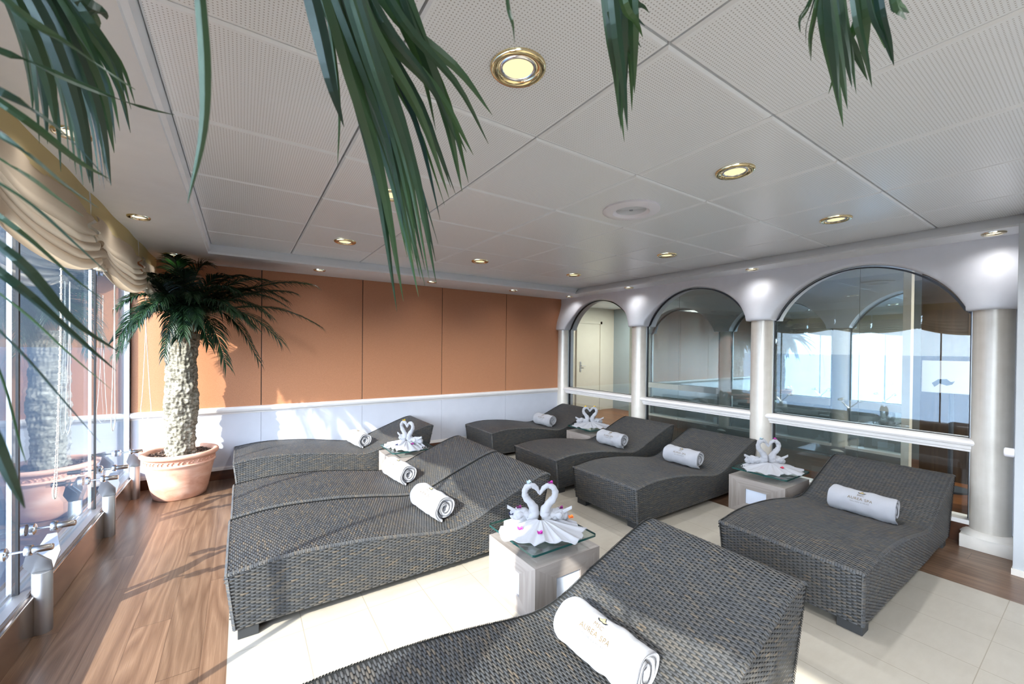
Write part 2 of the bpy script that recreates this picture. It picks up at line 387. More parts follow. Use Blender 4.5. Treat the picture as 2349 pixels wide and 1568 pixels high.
NEAR_BLADES = {'left':[[[-0.16,0.456,1.713],[-0.139,0.47,1.7],[-0.122,0.487,1.698],[-0.104,0.533,1.705],[-0.095,0.583,1.72],0.017],[[-0.181,0.517,1.694],[-0.155,0.526,1.693],[-0.131,0.582,1.709],[-0.096,0.636,1.727],[-0.074,0.684,1.748],0.008],[[-0.154,0.44,1.632],[-0.133,0.449,1.624],[-0.124,0.506,1.626],[-0.111,0.567,1.612],0.016],[[-0.17,0.485,1.646],[-0.143,0.5,1.629],[-0.131,0.559,1.625],[-0.121,0.613,1.63],0.012],[[-0.141,0.403,1.591],[-0.122,0.414,1.578],[-0.118,0.469,1.576],[-0.11,0.524,1.575],0.013],[[-0.159,0.453,1.591],[-0.137,0.464,1.577],[-0.135,0.518,1.577],[-0.131,0.572,1.576],0.009],[[-0.135,0.384,1.554],[-0.116,0.393,1.541],[-0.108,0.451,1.527],[-0.102,0.537,1.512],0.014],[[-0.162,0.462,1.554],[-0.14,0.473,1.532],[-0.128,0.532,1.509],[-0.119,0.586,1.495],0.009],[[-0.137,0.391,1.521],[-0.118,0.4,1.499],[-0.109,0.457,1.466],[-0.093,0.512,1.442],0.014],[[-0.147,0.421,1.509],[-0.127,0.43,1.485],[-0.117,0.486,1.457],[-0.101,0.54,1.424],0.009],[[-0.148,0.423,1.495],[-0.127,0.431,1.469],[-0.119,0.486,1.44],[-0.103,0.538,1.405],0.009],[[-0.139,0.396,1.473],[-0.119,0.403,1.439],[-0.113,0.454,1.402],[-0.104,0.502,1.362],0.012],[[-0.161,0.473,1.458],[-0.151,0.475,1.412],[-0.144,0.473,1.375],[-0.139,0.471,1.357],0.008],[[-0.114,0.329,1.417],[-0.108,0.329,1.396],[-0.107,0.345,1.371],[-0.11,0.371,1.349],0.012]],'bunch_left':[[[-0.206,0.628,1.819],[-0.199,0.648,1.787],[-0.201,0.684,1.758],[-0.21,0.728,1.729],0.017],[[-0.198,0.619,1.816],[-0.191,0.641,1.779],[-0.196,0.683,1.736],[-0.205,0.73,1.692],0.011],[[-0.216,0.677,1.85],[-0.207,0.701,1.811],[-0.208,0.745,1.765],[-0.216,0.795,1.715],0.02],[[-0.188,0.587,1.797],[-0.178,0.608,1.766],[-0.175,0.647,1.734],[-0.181,0.692,1.698],0.02],[[-0.198,0.629,1.824],[-0.188,0.654,1.783],[-0.186,0.702,1.729],[-0.193,0.753,1.669],0.02],[[-0.179,0.576,1.793],[-0.168,0.599,1.758],[-0.165,0.642,1.715],[-0.17,0.692,1.665],0.014],[[-0.191,0.625,1.824],[-0.179,0.651,1.784],[-0.175,0.7,1.73],[-0.179,0.752,1.669],0.011],[[-0.172,0.565,1.788],[-0.16,0.589,1.751],[-0.155,0.636,1.699],[-0.158,0.688,1.639],0.011],[[-0.171,0.56,1.785],[-0.157,0.584,1.75],[-0.15,0.631,1.7],[-0.151,0.683,1.641],0.017],[[-0.196,0.651,1.842],[-0.18,0.68,1.798],[-0.17,0.734,1.735],[-0.171,0.79,1.66],0.02],[[-0.201,0.678,1.86],[-0.183,0.708,1.816],[-0.171,0.762,1.753],[-0.171,0.819,1.679],0.02],[[-0.185,0.633,1.833],[-0.168,0.66,1.792],[-0.156,0.713,1.731],[-0.156,0.769,1.66],0.014],[[-0.164,0.569,1.796],[-0.149,0.593,1.76],[-0.139,0.641,1.71],[-0.139,0.694,1.65],0.014],[[-0.171,0.59,1.808],[-0.154,0.616,1.771],[-0.141,0.666,1.717],[-0.14,0.72,1.653],0.02],[[-0.19,0.669,1.858],[-0.17,0.696,1.822],[-0.154,0.744,1.776],[-0.152,0.798,1.722],0.02],[[-0.172,0.607,1.82],[-0.152,0.629,1.791],[-0.135,0.671,1.761],[-0.132,0.72,1.725],0.017],[[-0.171,0.61,1.823],[-0.149,0.63,1.797],[-0.13,0.669,1.775],[-0.125,0.716,1.748],0.014],[[-0.177,0.646,1.848],[-0.154,0.668,1.821],[-0.133,0.707,1.799],[-0.127,0.754,1.771],0.011],[[-0.186,0.687,1.874],[-0.163,0.712,1.84],[-0.142,0.758,1.804],[-0.137,0.81,1.76],0.014],[[-0.162,0.599,1.82],[-0.14,0.619,1.796],[-0.12,0.655,1.778],[-0.114,0.7,1.755],0.011],[[-0.156,0.584,1.811],[-0.141,0.606,1.779],[-0.131,0.649,1.742],[-0.132,0.699,1.7],0.017],[[-0.151,0.564,1.799],[-0.133,0.582,1.776],[-0.119,0.615,1.762],[-0.117,0.657,1.746],0.02],[[-0.168,0.661,1.864],[-0.156,0.677,1.843],[-0.152,0.7,1.845],[-0.155,0.732,1.849],0.02],[[-0.142,0.558,1.799],[-0.129,0.57,1.785],[-0.123,0.59,1.793],[-0.124,0.618,1.804],0.02],[[-0.17,0.671,1.87],[-0.157,0.686,1.851],[-0.152,0.707,1.856],[-0.153,0.737,1.864],0.011],[[-0.167,0.656,1.861],[-0.156,0.672,1.838],[-0.155,0.698,1.834],[-0.159,0.732,1.834],0.02]],'bunch_mid':[[[0.095,0.502,1.878],[0.147,0.518,1.843],[0.233,0.546,1.814],[0.317,0.596,1.768],0.022],[[0.117,0.568,1.94],[0.172,0.588,1.899],[0.26,0.62,1.864],[0.345,0.675,1.811],0.022],[[0.105,0.472,1.862],[0.147,0.489,1.827],[0.213,0.522,1.803],[0.279,0.577,1.767],0.014],[[0.134,0.558,1.942],[0.193,0.57,1.908],[0.284,0.586,1.89],[0.37,0.625,1.864],0.022],[[0.122,0.471,1.869],[0.17,0.485,1.835],[0.247,0.511,1.81],[0.324,0.559,1.773],0.014],[[0.135,0.486,1.887],[0.166,0.507,1.851],[0.21,0.548,1.827],[0.257,0.611,1.796],0.022],[[0.16,0.539,1.94],[0.207,0.565,1.89],[0.279,0.612,1.837],[0.352,0.68,1.758],0.027],[[0.168,0.532,1.939],[0.211,0.561,1.887],[0.275,0.614,1.828],[0.343,0.688,1.742],0.027],[[0.098,0.53,1.902],[0.149,0.555,1.856],[0.234,0.598,1.805],[0.317,0.662,1.724],0.014],[[0.116,0.562,1.935],[0.166,0.589,1.886],[0.247,0.635,1.833],[0.327,0.703,1.751],0.022],[[0.091,0.547,1.911],[0.142,0.575,1.862],[0.226,0.622,1.804],[0.309,0.691,1.711],0.018],[[0.107,0.509,1.89],[0.151,0.539,1.839],[0.22,0.593,1.775],[0.29,0.667,1.674],0.022],[[0.092,0.527,1.896],[0.137,0.561,1.84],[0.21,0.622,1.762],[0.283,0.699,1.637],0.014],[[0.113,0.569,1.939],[0.162,0.608,1.873],[0.243,0.676,1.775],[0.32,0.756,1.62],0.022],[[0.071,0.542,1.897],[0.121,0.581,1.833],[0.205,0.649,1.732],[0.285,0.723,1.565],0.018],[[0.073,0.543,1.898],[0.12,0.584,1.831],[0.201,0.656,1.723],[0.276,0.732,1.545],0.027],[[0.091,0.569,1.928],[0.139,0.611,1.859],[0.217,0.683,1.754],[0.292,0.764,1.583],0.022],[[0.091,0.468,1.851],[0.13,0.503,1.793],[0.196,0.568,1.706],[0.261,0.643,1.564],0.014],[[0.099,0.465,1.853],[0.139,0.5,1.794],[0.206,0.565,1.704],[0.272,0.639,1.557],0.022],[[0.079,0.522,1.885],[0.12,0.558,1.826],[0.189,0.624,1.741],[0.257,0.703,1.603],0.022],[[0.071,0.494,1.86],[0.11,0.526,1.808],[0.172,0.587,1.737],[0.235,0.665,1.623],0.022],[[0.1,0.492,1.874],[0.131,0.526,1.821],[0.177,0.59,1.755],[0.226,0.672,1.652],0.027],[[0.078,0.562,1.915],[0.122,0.601,1.853],[0.193,0.669,1.764],[0.261,0.752,1.62],0.018],[[0.077,0.496,1.865],[0.113,0.539,1.798],[0.169,0.615,1.688],[0.223,0.694,1.511],0.022],[[0.074,0.493,1.861],[0.111,0.533,1.797],[0.172,0.606,1.695],[0.231,0.684,1.529],0.027],[[0.089,0.477,1.857],[0.125,0.51,1.804],[0.182,0.572,1.734],[0.241,0.65,1.621],0.022],[[0.113,0.533,1.912],[0.157,0.571,1.85],[0.227,0.638,1.761],[0.296,0.718,1.618],0.018],[[0.094,0.561,1.923],[0.141,0.601,1.857],[0.22,0.67,1.758],[0.296,0.75,1.599],0.018],[[0.076,0.555,1.909],[0.129,0.588,1.852],[0.22,0.644,1.774],[0.308,0.717,1.645],0.018],[[0.106,0.511,1.891],[0.144,0.544,1.837],[0.204,0.604,1.769],[0.265,0.684,1.662],0.018],[[0.093,0.469,1.853],[0.135,0.492,1.81],[0.205,0.537,1.764],[0.277,0.602,1.69],0.018],[[0.088,0.561,1.92],[0.131,0.597,1.862],[0.199,0.66,1.787],[0.266,0.741,1.668],0.018],[[0.052,0.463,1.828],[0.068,0.485,1.796],[0.085,0.51,1.755],[0.106,0.545,1.726],0.022],[[0.077,0.535,1.895],[0.099,0.576,1.835],[0.112,0.607,1.78],[0.119,0.656,1.722],0.006],[[-0.025,0.34,1.695],[-0.023,0.368,1.651],[-0.026,0.397,1.613],[-0.038,0.433,1.568],0.009],[[0.197,0.312,1.788],[0.208,0.323,1.77],[0.216,0.327,1.76],[0.231,0.347,1.761],0.005]],'bunch_right':[[[0.458,0.448,2.025],[0.502,0.472,1.966],[0.556,0.501,1.915],[0.616,0.538,1.852],0.016],[[0.459,0.439,2.019],[0.499,0.463,1.964],[0.546,0.494,1.919],[0.6,0.532,1.866],0.02],[[0.409,0.383,1.951],[0.445,0.404,1.902],[0.489,0.43,1.864],[0.54,0.465,1.818],0.02],[[0.434,0.397,1.975],[0.466,0.421,1.927],[0.502,0.453,1.894],[0.546,0.491,1.854],0.012],[[0.445,0.398,1.981],[0.476,0.422,1.934],[0.512,0.452,1.902],[0.556,0.49,1.864],0.02],[[0.479,0.419,2.015],[0.514,0.442,1.964],[0.553,0.471,1.93],[0.6,0.507,1.891],0.016],[[0.458,0.392,1.983],[0.488,0.412,1.94],[0.521,0.438,1.916],[0.562,0.47,1.891],0.02],[[0.425,0.415,1.984],[0.459,0.425,1.946],[0.499,0.434,1.932],[0.543,0.451,1.921],0.016],[[0.441,0.422,1.997],[0.474,0.429,1.962],[0.511,0.435,1.955],[0.551,0.448,1.952],0.012],[[0.473,0.442,2.029],[0.505,0.447,1.998],[0.537,0.449,1.998],[0.573,0.458,2.004],0.012],[[0.423,0.387,1.961],[0.45,0.394,1.931],[0.48,0.401,1.93],[0.514,0.415,1.932],0.016],[[0.486,0.434,2.03],[0.519,0.457,1.981],[0.555,0.486,1.951],[0.599,0.522,1.918],0.02],[[0.494,0.433,2.033],[0.521,0.438,2.004],[0.546,0.441,2.01],[0.575,0.451,2.022],0.016]],'bunch_far_right':[[[0.619,0.221,1.937],[0.658,0.224,1.882],[0.706,0.229,1.84],[0.762,0.238,1.792],0.022],[[0.588,0.201,1.906],[0.621,0.204,1.859],[0.663,0.209,1.827],[0.713,0.218,1.793],0.022],[[0.618,0.203,1.923],[0.648,0.206,1.879],[0.686,0.21,1.855],[0.732,0.219,1.831],0.022],[[0.653,0.206,1.944],[0.686,0.21,1.896],[0.725,0.216,1.869],[0.773,0.226,1.84],0.018],[[0.636,0.193,1.924],[0.667,0.194,1.879],[0.705,0.196,1.854],[0.752,0.202,1.83],0.012],[[0.675,0.196,1.947],[0.702,0.2,1.906],[0.733,0.207,1.891],[0.774,0.216,1.878],0.022],[[0.691,0.193,1.953],[0.715,0.21,1.91],[0.744,0.237,1.889],[0.784,0.265,1.864],0.012],[[0.646,0.23,1.958],[0.677,0.234,1.914],[0.714,0.24,1.892],[0.759,0.25,1.871],0.012],[[0.568,0.194,1.891],[0.598,0.199,1.847],[0.637,0.207,1.819],[0.684,0.219,1.79],0.022],[[0.64,0.18,1.916],[0.667,0.178,1.877],[0.701,0.176,1.862],[0.742,0.179,1.85],0.012],[[0.684,0.188,1.946],[0.71,0.188,1.908],[0.74,0.19,1.899],[0.778,0.195,1.892],0.018],[[0.651,0.174,1.918],[0.678,0.174,1.878],[0.712,0.175,1.862],[0.753,0.179,1.848],0.012],[[0.612,0.216,1.93],[0.632,0.23,1.896],[0.659,0.244,1.887],[0.697,0.258,1.878],0.005],[[0.574,0.202,1.9],[0.589,0.218,1.873],[0.61,0.231,1.872],[0.643,0.244,1.872],0.005],[[0.615,0.217,1.932],[0.625,0.236,1.909],[0.642,0.251,1.913],[0.671,0.263,1.92],0.005],[[0.587,0.207,1.91],[0.605,0.221,1.879],[0.63,0.235,1.872],[0.666,0.248,1.866],0.005],[[0.563,0.198,1.891],[0.574,0.214,1.871],[0.59,0.226,1.878],[0.617,0.237,1.888],0.005],[[0.655,0.159,1.909],[0.674,0.157,1.881],[0.696,0.156,1.885],[0.726,0.158,1.894],0.012],[[0.7,0.17,1.94],[0.719,0.169,1.913],[0.739,0.169,1.919],[0.767,0.172,1.931],0.022],[[0.607,0.147,1.875],[0.625,0.146,1.848],[0.648,0.147,1.851],[0.678,0.15,1.858],0.012],[[0.588,0.207,1.911],[0.599,0.227,1.887],[0.617,0.242,1.89],[0.648,0.253,1.895],0.005],[[0.652,0.232,1.962],[0.689,0.226,1.913],[0.734,0.218,1.885],[0.784,0.216,1.859],0.018]]}
# ------------------------------------------------------------------ setting
YW, XA, XG, ZC, ZS = 5.38, 4.60, -.925, 2.393, 2.30
YB = -2.6
def st(name, mb, mats, label=None, **k): return structure(mb.build(name, mats, **k), label)
b = MB(); b.box(-1.0, -.05, YB, YW, -.02, 0); b.box(3.755, 4.60, YB, YW, -.02, 0); st('floor', b, 'wood_floor', 'brown wood laminate floor strips')
b = MB(); b.box(-.05, 3.755, YB, YW, -.02, 0.0); st('floor', b, 'floor_tile', 'beige stone tile floor')
# orange wall
b = MB(); b.box(-.93, 4.9, YW, YW + .1, 0, 2.5); st('wall_back', b, 'panel_white')
seams = [-.903, .187, 1.285, 2.38, 3.468, 4.6]
b = MB()
for a, c in zip(seams[:-1], seams[1:]): b.box(a + .004, c - .004, YW - .012, YW + .001, .77, 2.3, bev=.002)
b.box(-.903, 4.60, YW - .003, YW + .001, .77, 2.3, 1)
o = st('wall_back_fabric', b, ['orange_fabric', 'dark_gap']); o.name = 'wall_back'
b = MB()
for a, c in zip(seams[:-1], seams[1:]): b.box(a + .0015, c - .0015, YW - .008, YW + .001, .10, .72)
st('wall_back', b, 'panel_white')
b = MB()
prof = [(0, .70), (.012, .70), (.016, .715), (.032, .725), (.042, .745), (.042, .757), (.034, .772), (.018, .779), (0, .779)]
rows = [[(x, YW - d, z) for (d, z) in prof] for x in (-.905, 4.6)]; b.grid(rows)
b.box(-.905, 4.6, YW - .016, YW, .10, .125); b.box(-.905, 4.6, YW - .011, YW, .125, .14)
st('trim_1', b, 'trim_white', smooth=True, angle=30)
b = MB(); b.box(-.905, 4.6, YW - .015, YW, 0, .1); st('baseboard_back', b, 'wood_skirt')
# ceiling tiles
b = MB(); T = .681; ox, oy = 1.0997, .7865
xs = [-.245] + [ox + T * i for i in range(-1, 5) if -.2 < ox + T * i < 4.4] + [4.43]
ys = [YB] + [oy + T * j for j in range(-4, 6) if YB + .1 < oy + T * j < 4.7] + [4.74]
for i in range(len(xs) - 1):
    for j in range(len(ys) - 1):
        g = .004; c = .008
        x0, x1, y0, y1 = xs[i] + g, xs[i + 1] - g, ys[j] + g, ys[j + 1] - g
        v = [(x0 + c, y0 + c, ZC), (x1 - c, y0 + c, ZC), (x1 - c, y1 - c, ZC), (x0 + c, y1 - c, ZC), (x0, y0, ZC + .007), (x1, y0, ZC + .007), (x1, y1, ZC + .007), (x0, y1, ZC + .007),
             (x0, y0, ZC + .03), (x1, y0, ZC + .03), (x1, y1, ZC + .03), (x0, y1, ZC + .03)]
        b.add(v, [(0, 3, 2, 1), (0, 1, 5, 4), (1, 2, 6, 5), (2, 3, 7, 6), (3, 0, 4, 7), (4, 5, 9, 8), (5, 6, 10, 9), (6, 7, 11, 10), (7, 4, 8, 11)])
st('ceiling', b, 'ceiling_panel', 'perforated white metal ceiling tiles')
b = MB(); b.box(-1.05, 4.9, YB, YW + .1, ZC + .03, ZC + .1); st('ceiling', b, 'dark_gap')
# soffit ring with slanted fascia
b = MB()
b.grid([[(-1.0, YB, ZS), (-1.0, YW, ZS)], [(-.262, YB, ZS), (-.262, 4.70, ZS)]])
b.grid([[(-.262, YB, ZS), (-.262, 4.70, ZS)], [(-.262, YB, ZS + .02), (-.262, 4.70, ZS + .02)], [(-.245, YB, ZS + .025), (-.245, 4.715, ZS + .025)], [(-.245, YB, ZC + .03), (-.245, 4.74, ZC + .03)]])
b.add([(-1.0, YW, ZS), (4.62, YW, ZS), (4.31, 4.70, ZS), (-.262, 4.70, ZS)], [(0, 1, 2, 3)])
b.grid([[(-.262, 4.70, ZS), (4.31, 4.70, ZS)], [(-.262, 4.70, ZS + .02), (4.31, 4.70, ZS + .02)], [(-.245, 4.74, ZC + .03), (4.43, 4.74, ZC + .03)]])
b.add([(4.62, YW, ZS), (4.62, YB, ZS), (4.31, YB, ZS), (4.31, 4.70, ZS)], [(0, 1, 2, 3)])
b.grid([[(4.31, YB, ZS), (4.31, 4.70, ZS)], [(4.315, YB, ZS + .015), (4.315, 4.70, ZS + .015)], [(4.43, YB, ZC + .03), (4.43, 4.74, ZC + .03)]])
st('ceiling', b, 'soffit_white', 'white soffit border around the tiled ceiling')
# back and right walls behind the camera
b = MB(); b.box(-1.05, 4.9, YB - .1, YB, 0, 2.45); st('wall_front', b, 'wall_white')
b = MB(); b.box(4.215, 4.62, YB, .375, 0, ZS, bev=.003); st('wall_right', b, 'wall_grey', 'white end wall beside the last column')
b = MB(); b.box(4.205, 4.3, YB, .38, 0, .04); st('baseboard_right', b, 'plaster_base')

# ---- arch wall
CY = [5.32, 3.72, 2.12, .52]
HW, ZSP, ZTOP = .672, 1.79, 2.222
Rr = (HW ** 2 + (ZTOP - ZSP) ** 2) / (2 * (ZTOP - ZSP)); ZCEN = ZTOP - Rr
def zlow(y, shrink=0.):
    """underside of the arcade at y"""
    best = 1.765
    for a, c in zip(CY[:-1], CY[1:]):
        m_ = (a + c) / 2; d = abs(y - m_)
        if d < HW - shrink:
            best = max(best, ZCEN + math.sqrt(max(0, (Rr - shrink) ** 2 - d * d)))
    return best
def bulge(y, z):
    t = 0.
    for c in CY:
        dy = abs(y - c)
        w = .20 + .12 * max(0, (z - 1.765)) / .4
        k = max(0, 1 - (dy / w) ** 2)
        f = max(0, 1 - (z - 1.765) / .5)
        t = max(t, .125 * k ** 1.15 * (f * f * (3 - 2 * f)))
    return t
b = MB(); ysn = sorted(set([.375 + (5.38 - .375) * i / 420 for i in range(421)] + [(a + c) / 2 + s * HW for a, c in zip(CY[:-1], CY[1:]) for s in (-1, 1)]))
rows = []
for y in ysn:
    zl = zlow(y); col = []
    NZ = 26
    for k in range(NZ + 1):
        t = k / NZ; z = lerp(zl, ZS + .002, t ** 1.5)
        e = min(1., (z - zl) / .03); rnd = .018 * (1 - math.sqrt(max(0, 1 - (1 - e) ** 2)))
        col.append((XA - bulge(y, z) + rnd, y, z))
    rows.append(col)
b.grid(rows)
# intrados front and rear and rear face
r2 = [[(XA - bulge(y, zlow(y)) + .018, y, zlow(y)), (XA + .055, y, zlow(y))] for y in ysn]; b.grid(r2)
st('wall_right', b, 'wall_white', 'white arcade wall with arches', smooth=True, angle=50)
b = MB()
r2 = [[(XA + .075, y, zlow(y)), (XA + .20, y, zlow(y)), (XA + .20, y, 2.45)] for y in ysn]; b.grid(r2)
st('wall_right', b, 'wall_white', smooth=True, angle=40)
# gaskets, rails, sills, panes per bay
for n, (a, c) in enumerate(zip(CY[:-1], CY[1:])):
    y1, y0 = a - .105, c + .105
    mid = (a + c) / 2
    # arch gasket + jamb
    b = MB()
    pts = [(y1, .80), (y1, 1.76)] + [(mid + (HW - .004) * math.cos(0) if 0 else y, zlow(y, .012) if abs(y - mid) < HW - .012 else 1.76) for y in [lerp(mid + HW - .013, mid - HW + .013, k / 60) for k in range(61)]] + [(y0, 1.76), (y0, .80)]
    rows = [[(XA + .048, y, z), (XA + .082, y, z)] for (y, z) in pts]; b.grid(rows)
    rows = [[(XA + .048, y, z), (XA + .048, lerp(y, mid, .018), z - .012 * (1 if z > 1.7 else 0))] for (y, z) in pts]; b.grid(rows)
    b.box(XA + .048, XA + .082, y0, y1, .79, .80)
    b.box(XA + .048, XA + .082, y1 - .012, y1, .15, .80); b.box(XA + .048, XA + .082, y0, y0 + .012, .15, .80)
    st('trim_%d' % (n + 4), b, 'dark_gasket')
    b = MB()
    b.box(XA + .03, XA + .05, y1 - .004, y1 + .01, .15, 1.765); b.box(XA + .03, XA + .05, y0 - .01, y0 + .004, .15, 1.765)
    st('trim_%d' % (n + 4), b, 'steel')
    # rail
    b = MB(); pr = [(.0, .70), (-.012, .70), (-.014, .715), (-.024, .722), (-.026, .745), (-.045, .752), (-.052, .768), (-.048, .785), (-.03, .795), (.04, .797)]
    b.grid([[(XA + d, y, z) for (d, z) in pr] for y in (y0 - .04, y1 + .04)])
    for y in (y0 - .04, y1 + .04): b.add([(XA + d, y, z) for (d, z) in pr] + [(XA + .04, y, .70)], [tuple(range(len(pr) + 1))])
    b.box(XA - .0, XA + .15, y0, y1, .70, .795)
    st('trim_%d' % (n + 4), b, 'trim_white', smooth=True, angle=35)
    # sill + skirting
    b = MB(); b.box(XA - .006, XA + .15, y0 - .02, y1 + .02, .145, .178); st('window_%d' % (n + 5), b, 'trim_white')
    b = MB(); b.box(XA, XA + .15, c, a, 0, .146); st('baseboard_right', b, 'wood_dark')
    # pane
    ps = [(y0, .797), (y1, .797), (y1, 1.765)] + [(y, zlow(y, .004)) for y in [lerp(mid + HW - .006, mid - HW + .006, k / 40) for k in range(41)]] + [(y0, 1.765)]
    b = MB(); k = len(ps)
    b.add([(XA + .062, y, z) for y, z in ps] + [(XA + .070, y, z) for y, z in ps], [tuple(range(k))[::-1], tuple(range(k, 2 * k))] )
    o = st('window_%d' % (n + 5), b, 'arch_glass', 'arched glass pane in the arcade')
    b = MB(); b.box(XA + .062, XA + .070, y0, y1, .178, .70); o = st('window_%d' % (n + 5), b, 'arch_glass')
b = MB(); b.box(XA + .03, XA + .15, .2, .46, 0, 1.77); st('wall_right', b, 'wall_white')
# columns
for n, c in enumerate(CY):
    labs = ['pearl round column half set into the corner at the orange wall', 'pearl column between the smallest-looking arch and the middle arch', 'pearl column between the middle arch and the largest-looking arch', 'big pearl column at far right standing on a white plinth']
    t = empty('column', (XA + .022, c, 0)); tag(t, labs[n], 'column', 'pearl columns of the arcade')
    b = MB(); b.lathe([(.104, 0.13), (.104, 1.78)], 64); b.build('shaft', 'pearl_column', t, smooth=True, angle=40)
    b = MB(); hw = .135
    b.box(-hw, .1, -hw, min(hw, YW - c - .02), 0, .098, bev=.004)
    b.lathe([(.150, .095), (.135, .115), (.118, .128), (.104, .131)], 48, cap=False)
    b.build('plinth', 'plaster_base', t, smooth=True, angle=35)

# ---- gym behind the arcade
GX = 5.75
b = MB(); b.box(XA + .15, 9.5, -2.6, 9, -.02, 0); st('floor', b, 'wood_gym', 'wood floor of the room behind the arches')
b = MB(); b.box(XA + .15, 9.5, -2.6, 9, 2.42, 2.5); st('ceiling', b, 'soffit_white')
b = MB()
ms_ = [1.26, 1.62, 3.87, 4.85]
for a, c in zip(ms_[:-1], ms_[1:]): b.box(GX, GX + .1, a + .002, c - .002, .0, 2.42)
st('wall_far', b, 'mirror_panel', 'mirrored partition in the room behind the arches')
b = MB(); b.box(GX - .002, GX + .102, 1.20, 1.262, 0, 2.42); b.box(GX + .01, GX + .09, 1.26, 4.85, 0, 2.42); st('wall_far', b, 'beige_frame')
b = MB(); b.box(7.6, 7.7, -2.6, 9, 0, 2.42); st('wall_far', b, 'grey_paint')
b = MB(); b.box(XA, 9.5, 6.9, 7.0, 0, 2.42); st('wall_far', b, 'beige_frame')
b = MB(); b.box(XA, 9.5, -2.7, -2.6, 0, 2.45); st('wall_far', b, 'wall_white')
b = MB(); b.box(XA + .1, XA + .2, YW, 6.9, 0, 2.42); st('wall_far', b, 'beige_frame')
b = MB(); b.box(GX + .9, GX + 1.0, .2, 1.3, 0, 2.42)
for k in range(3): b.box(GX + .895, GX + .9, .2 + .36 * k, .2 + .36 * k + .004, 0, 2.42)
st('wall_far', b, 'brown_panel')
# door in the corridor end
b = MB(); b.box(6.35, 6.41, 6.86, 6.91, 0, 2.1); b.box(7.1, 7.16, 6.86, 6.91, 0, 2.1); b.box(6.35, 7.16, 6.86, 6.91, 2.04, 2.1); b.box(6.41, 7.1, 6.88, 6.9, 0, 2.04)
d_ = st('door_1', b, 'beige_frame', 'pale door seen through the first arch')
b = MB(); b.box(6.46, 6.50, 6.866, 6.88, .92, 1.16, bev=.005); b.tube([(6.48, 6.87, 1.06), (6.48, 6.83, 1.06), (6.60, 6.83, 1.06)], .009); b.build('door_handle', 'brushed', d_)
b = MB(); b.box(5.3, 5.9, 6.84, 6.9, 0, 2.42); st('wall_far', b, 'brown_panel')
# things in the gym
t = empty('treatment_trolley', (5.55, .45, 0)); tag(t, 'white treatment trolley with shelves seen through the largest arch', 'trolley')  # shelved trolley that carries the rolled towels
b = MB(); b.box(-.35, .35, -.4, .25, .30, .34, bev=.01); b.box(-.35, .35, -.4, .25, .60, .66, bev=.01); b.build('shelf', 'white_plastic', t)
b = MB()
for x in (-.33, .31):
    for y in (-.38, .21):
        b = MB(); b.box(x, x + .03, y, y + .03, .0, .62); b.build('leg', 'dark_machine', t)
for (dx, dy, dz) in ((-.12, -.1, .34), (.0, .1, .34)):
    b = MB(); b.lathe([(.0, 0), (.055, .004), (.062, .03), (.062, .37), (.055, .396), (.0, .4)], 20, axis='y', cap=False); o = b.build('rolled_towel', 'terry', loc=(5.5 + dx, .15 + dy, .405), smooth=True)
    tag(o, ['pale rolled towel on the trolley behind the glass, further from the column', 'pale rolled towel on the trolley behind the glass, nearer the mirrored wall'][dx > -.05], 'towel', 'towels on the trolley behind the glass')
t = empty('notice_board', (6.2, 1.02, 0)); tag(t, 'white notice board with a blue bird shape seen through the largest arch', 'board')
b = MB(); b.box(-.01, .01, -.26, .18, 1.02, 1.36, bev=.003); b.build('board', 'white_plastic', t)
b = MB(); b.lathe([(.02, 0), (.02, 1.02)], 12, c=(.03, -.04, 0)); b.lathe([(.16, 0), (.16, .02)], 24, c=(.03, -.04, 0)); b.build('post', 'dark_machine', t)
b = MB(); pts = [(.00, 0), (.05, .045), (.11, .05), (.14, .02), (.17, .03), (.15, -.005), (.11, -.02), (.06, .0), (.02, -.04)]
b.add([(-.0125, .10 - y, 1.12 + z) for y, z in pts], [tuple(range(len(pts)))]); b.build('emblem', 'dark_machine', t)
b = MB(); b.box(6.5, 6.53, .62, .70, 1.62, 1.78); tag(b.build('wall_sign', 'red_sign'), 'small red sign seen high through the largest arch', 'sign')

# ---- window wall
b = MB(); b.box(-1.03, -.85, YB, YW, 0, .195, bev=.004); st('trim_9', b, 'curb_steel', 'polished curb under the windows')
b = MB(); b.box(-1.0, -.87, YB, YW, .195, .203); b.box(-.985, -.945, YB, YW, .203, .215); b.box(-.905, -.875, YB, YW, .203, .212); st('trim_9', b, 'brushed')
b = MB(); b.box(-.945, -.905, 5.335, YW, .2, 2.3); st('trim_10', b, 'brushed')
b = MB(); b.box(-1.03, -.87, YB, YW, 2.12, 2.36); st('trim_11', b, 'soffit_white', 'head beam above the windows')
JY = [4.29, 3.02, 1.75, .48, -.79, -2.06]
edges = [5.335] + JY
for n in range(len(edges) - 1):
    b = MB(); b.box(XG - .006, XG + .006, edges[n + 1] + .007, edges[n] - .007, .205, 2.14); st('window_%d' % (n + 8), b, 'window_glass', 'tall frameless window pane')
b = MB()
for j in JY:
    b.box(XG - .011, XG + .011, j - .009, j + .009, .203, 2.14); b.box(XG - .030, XG - .011, j - .006, j + .012, .1, 2.2, 1)
st('trim_12', b, ['dark_gasket', 'brushed'])
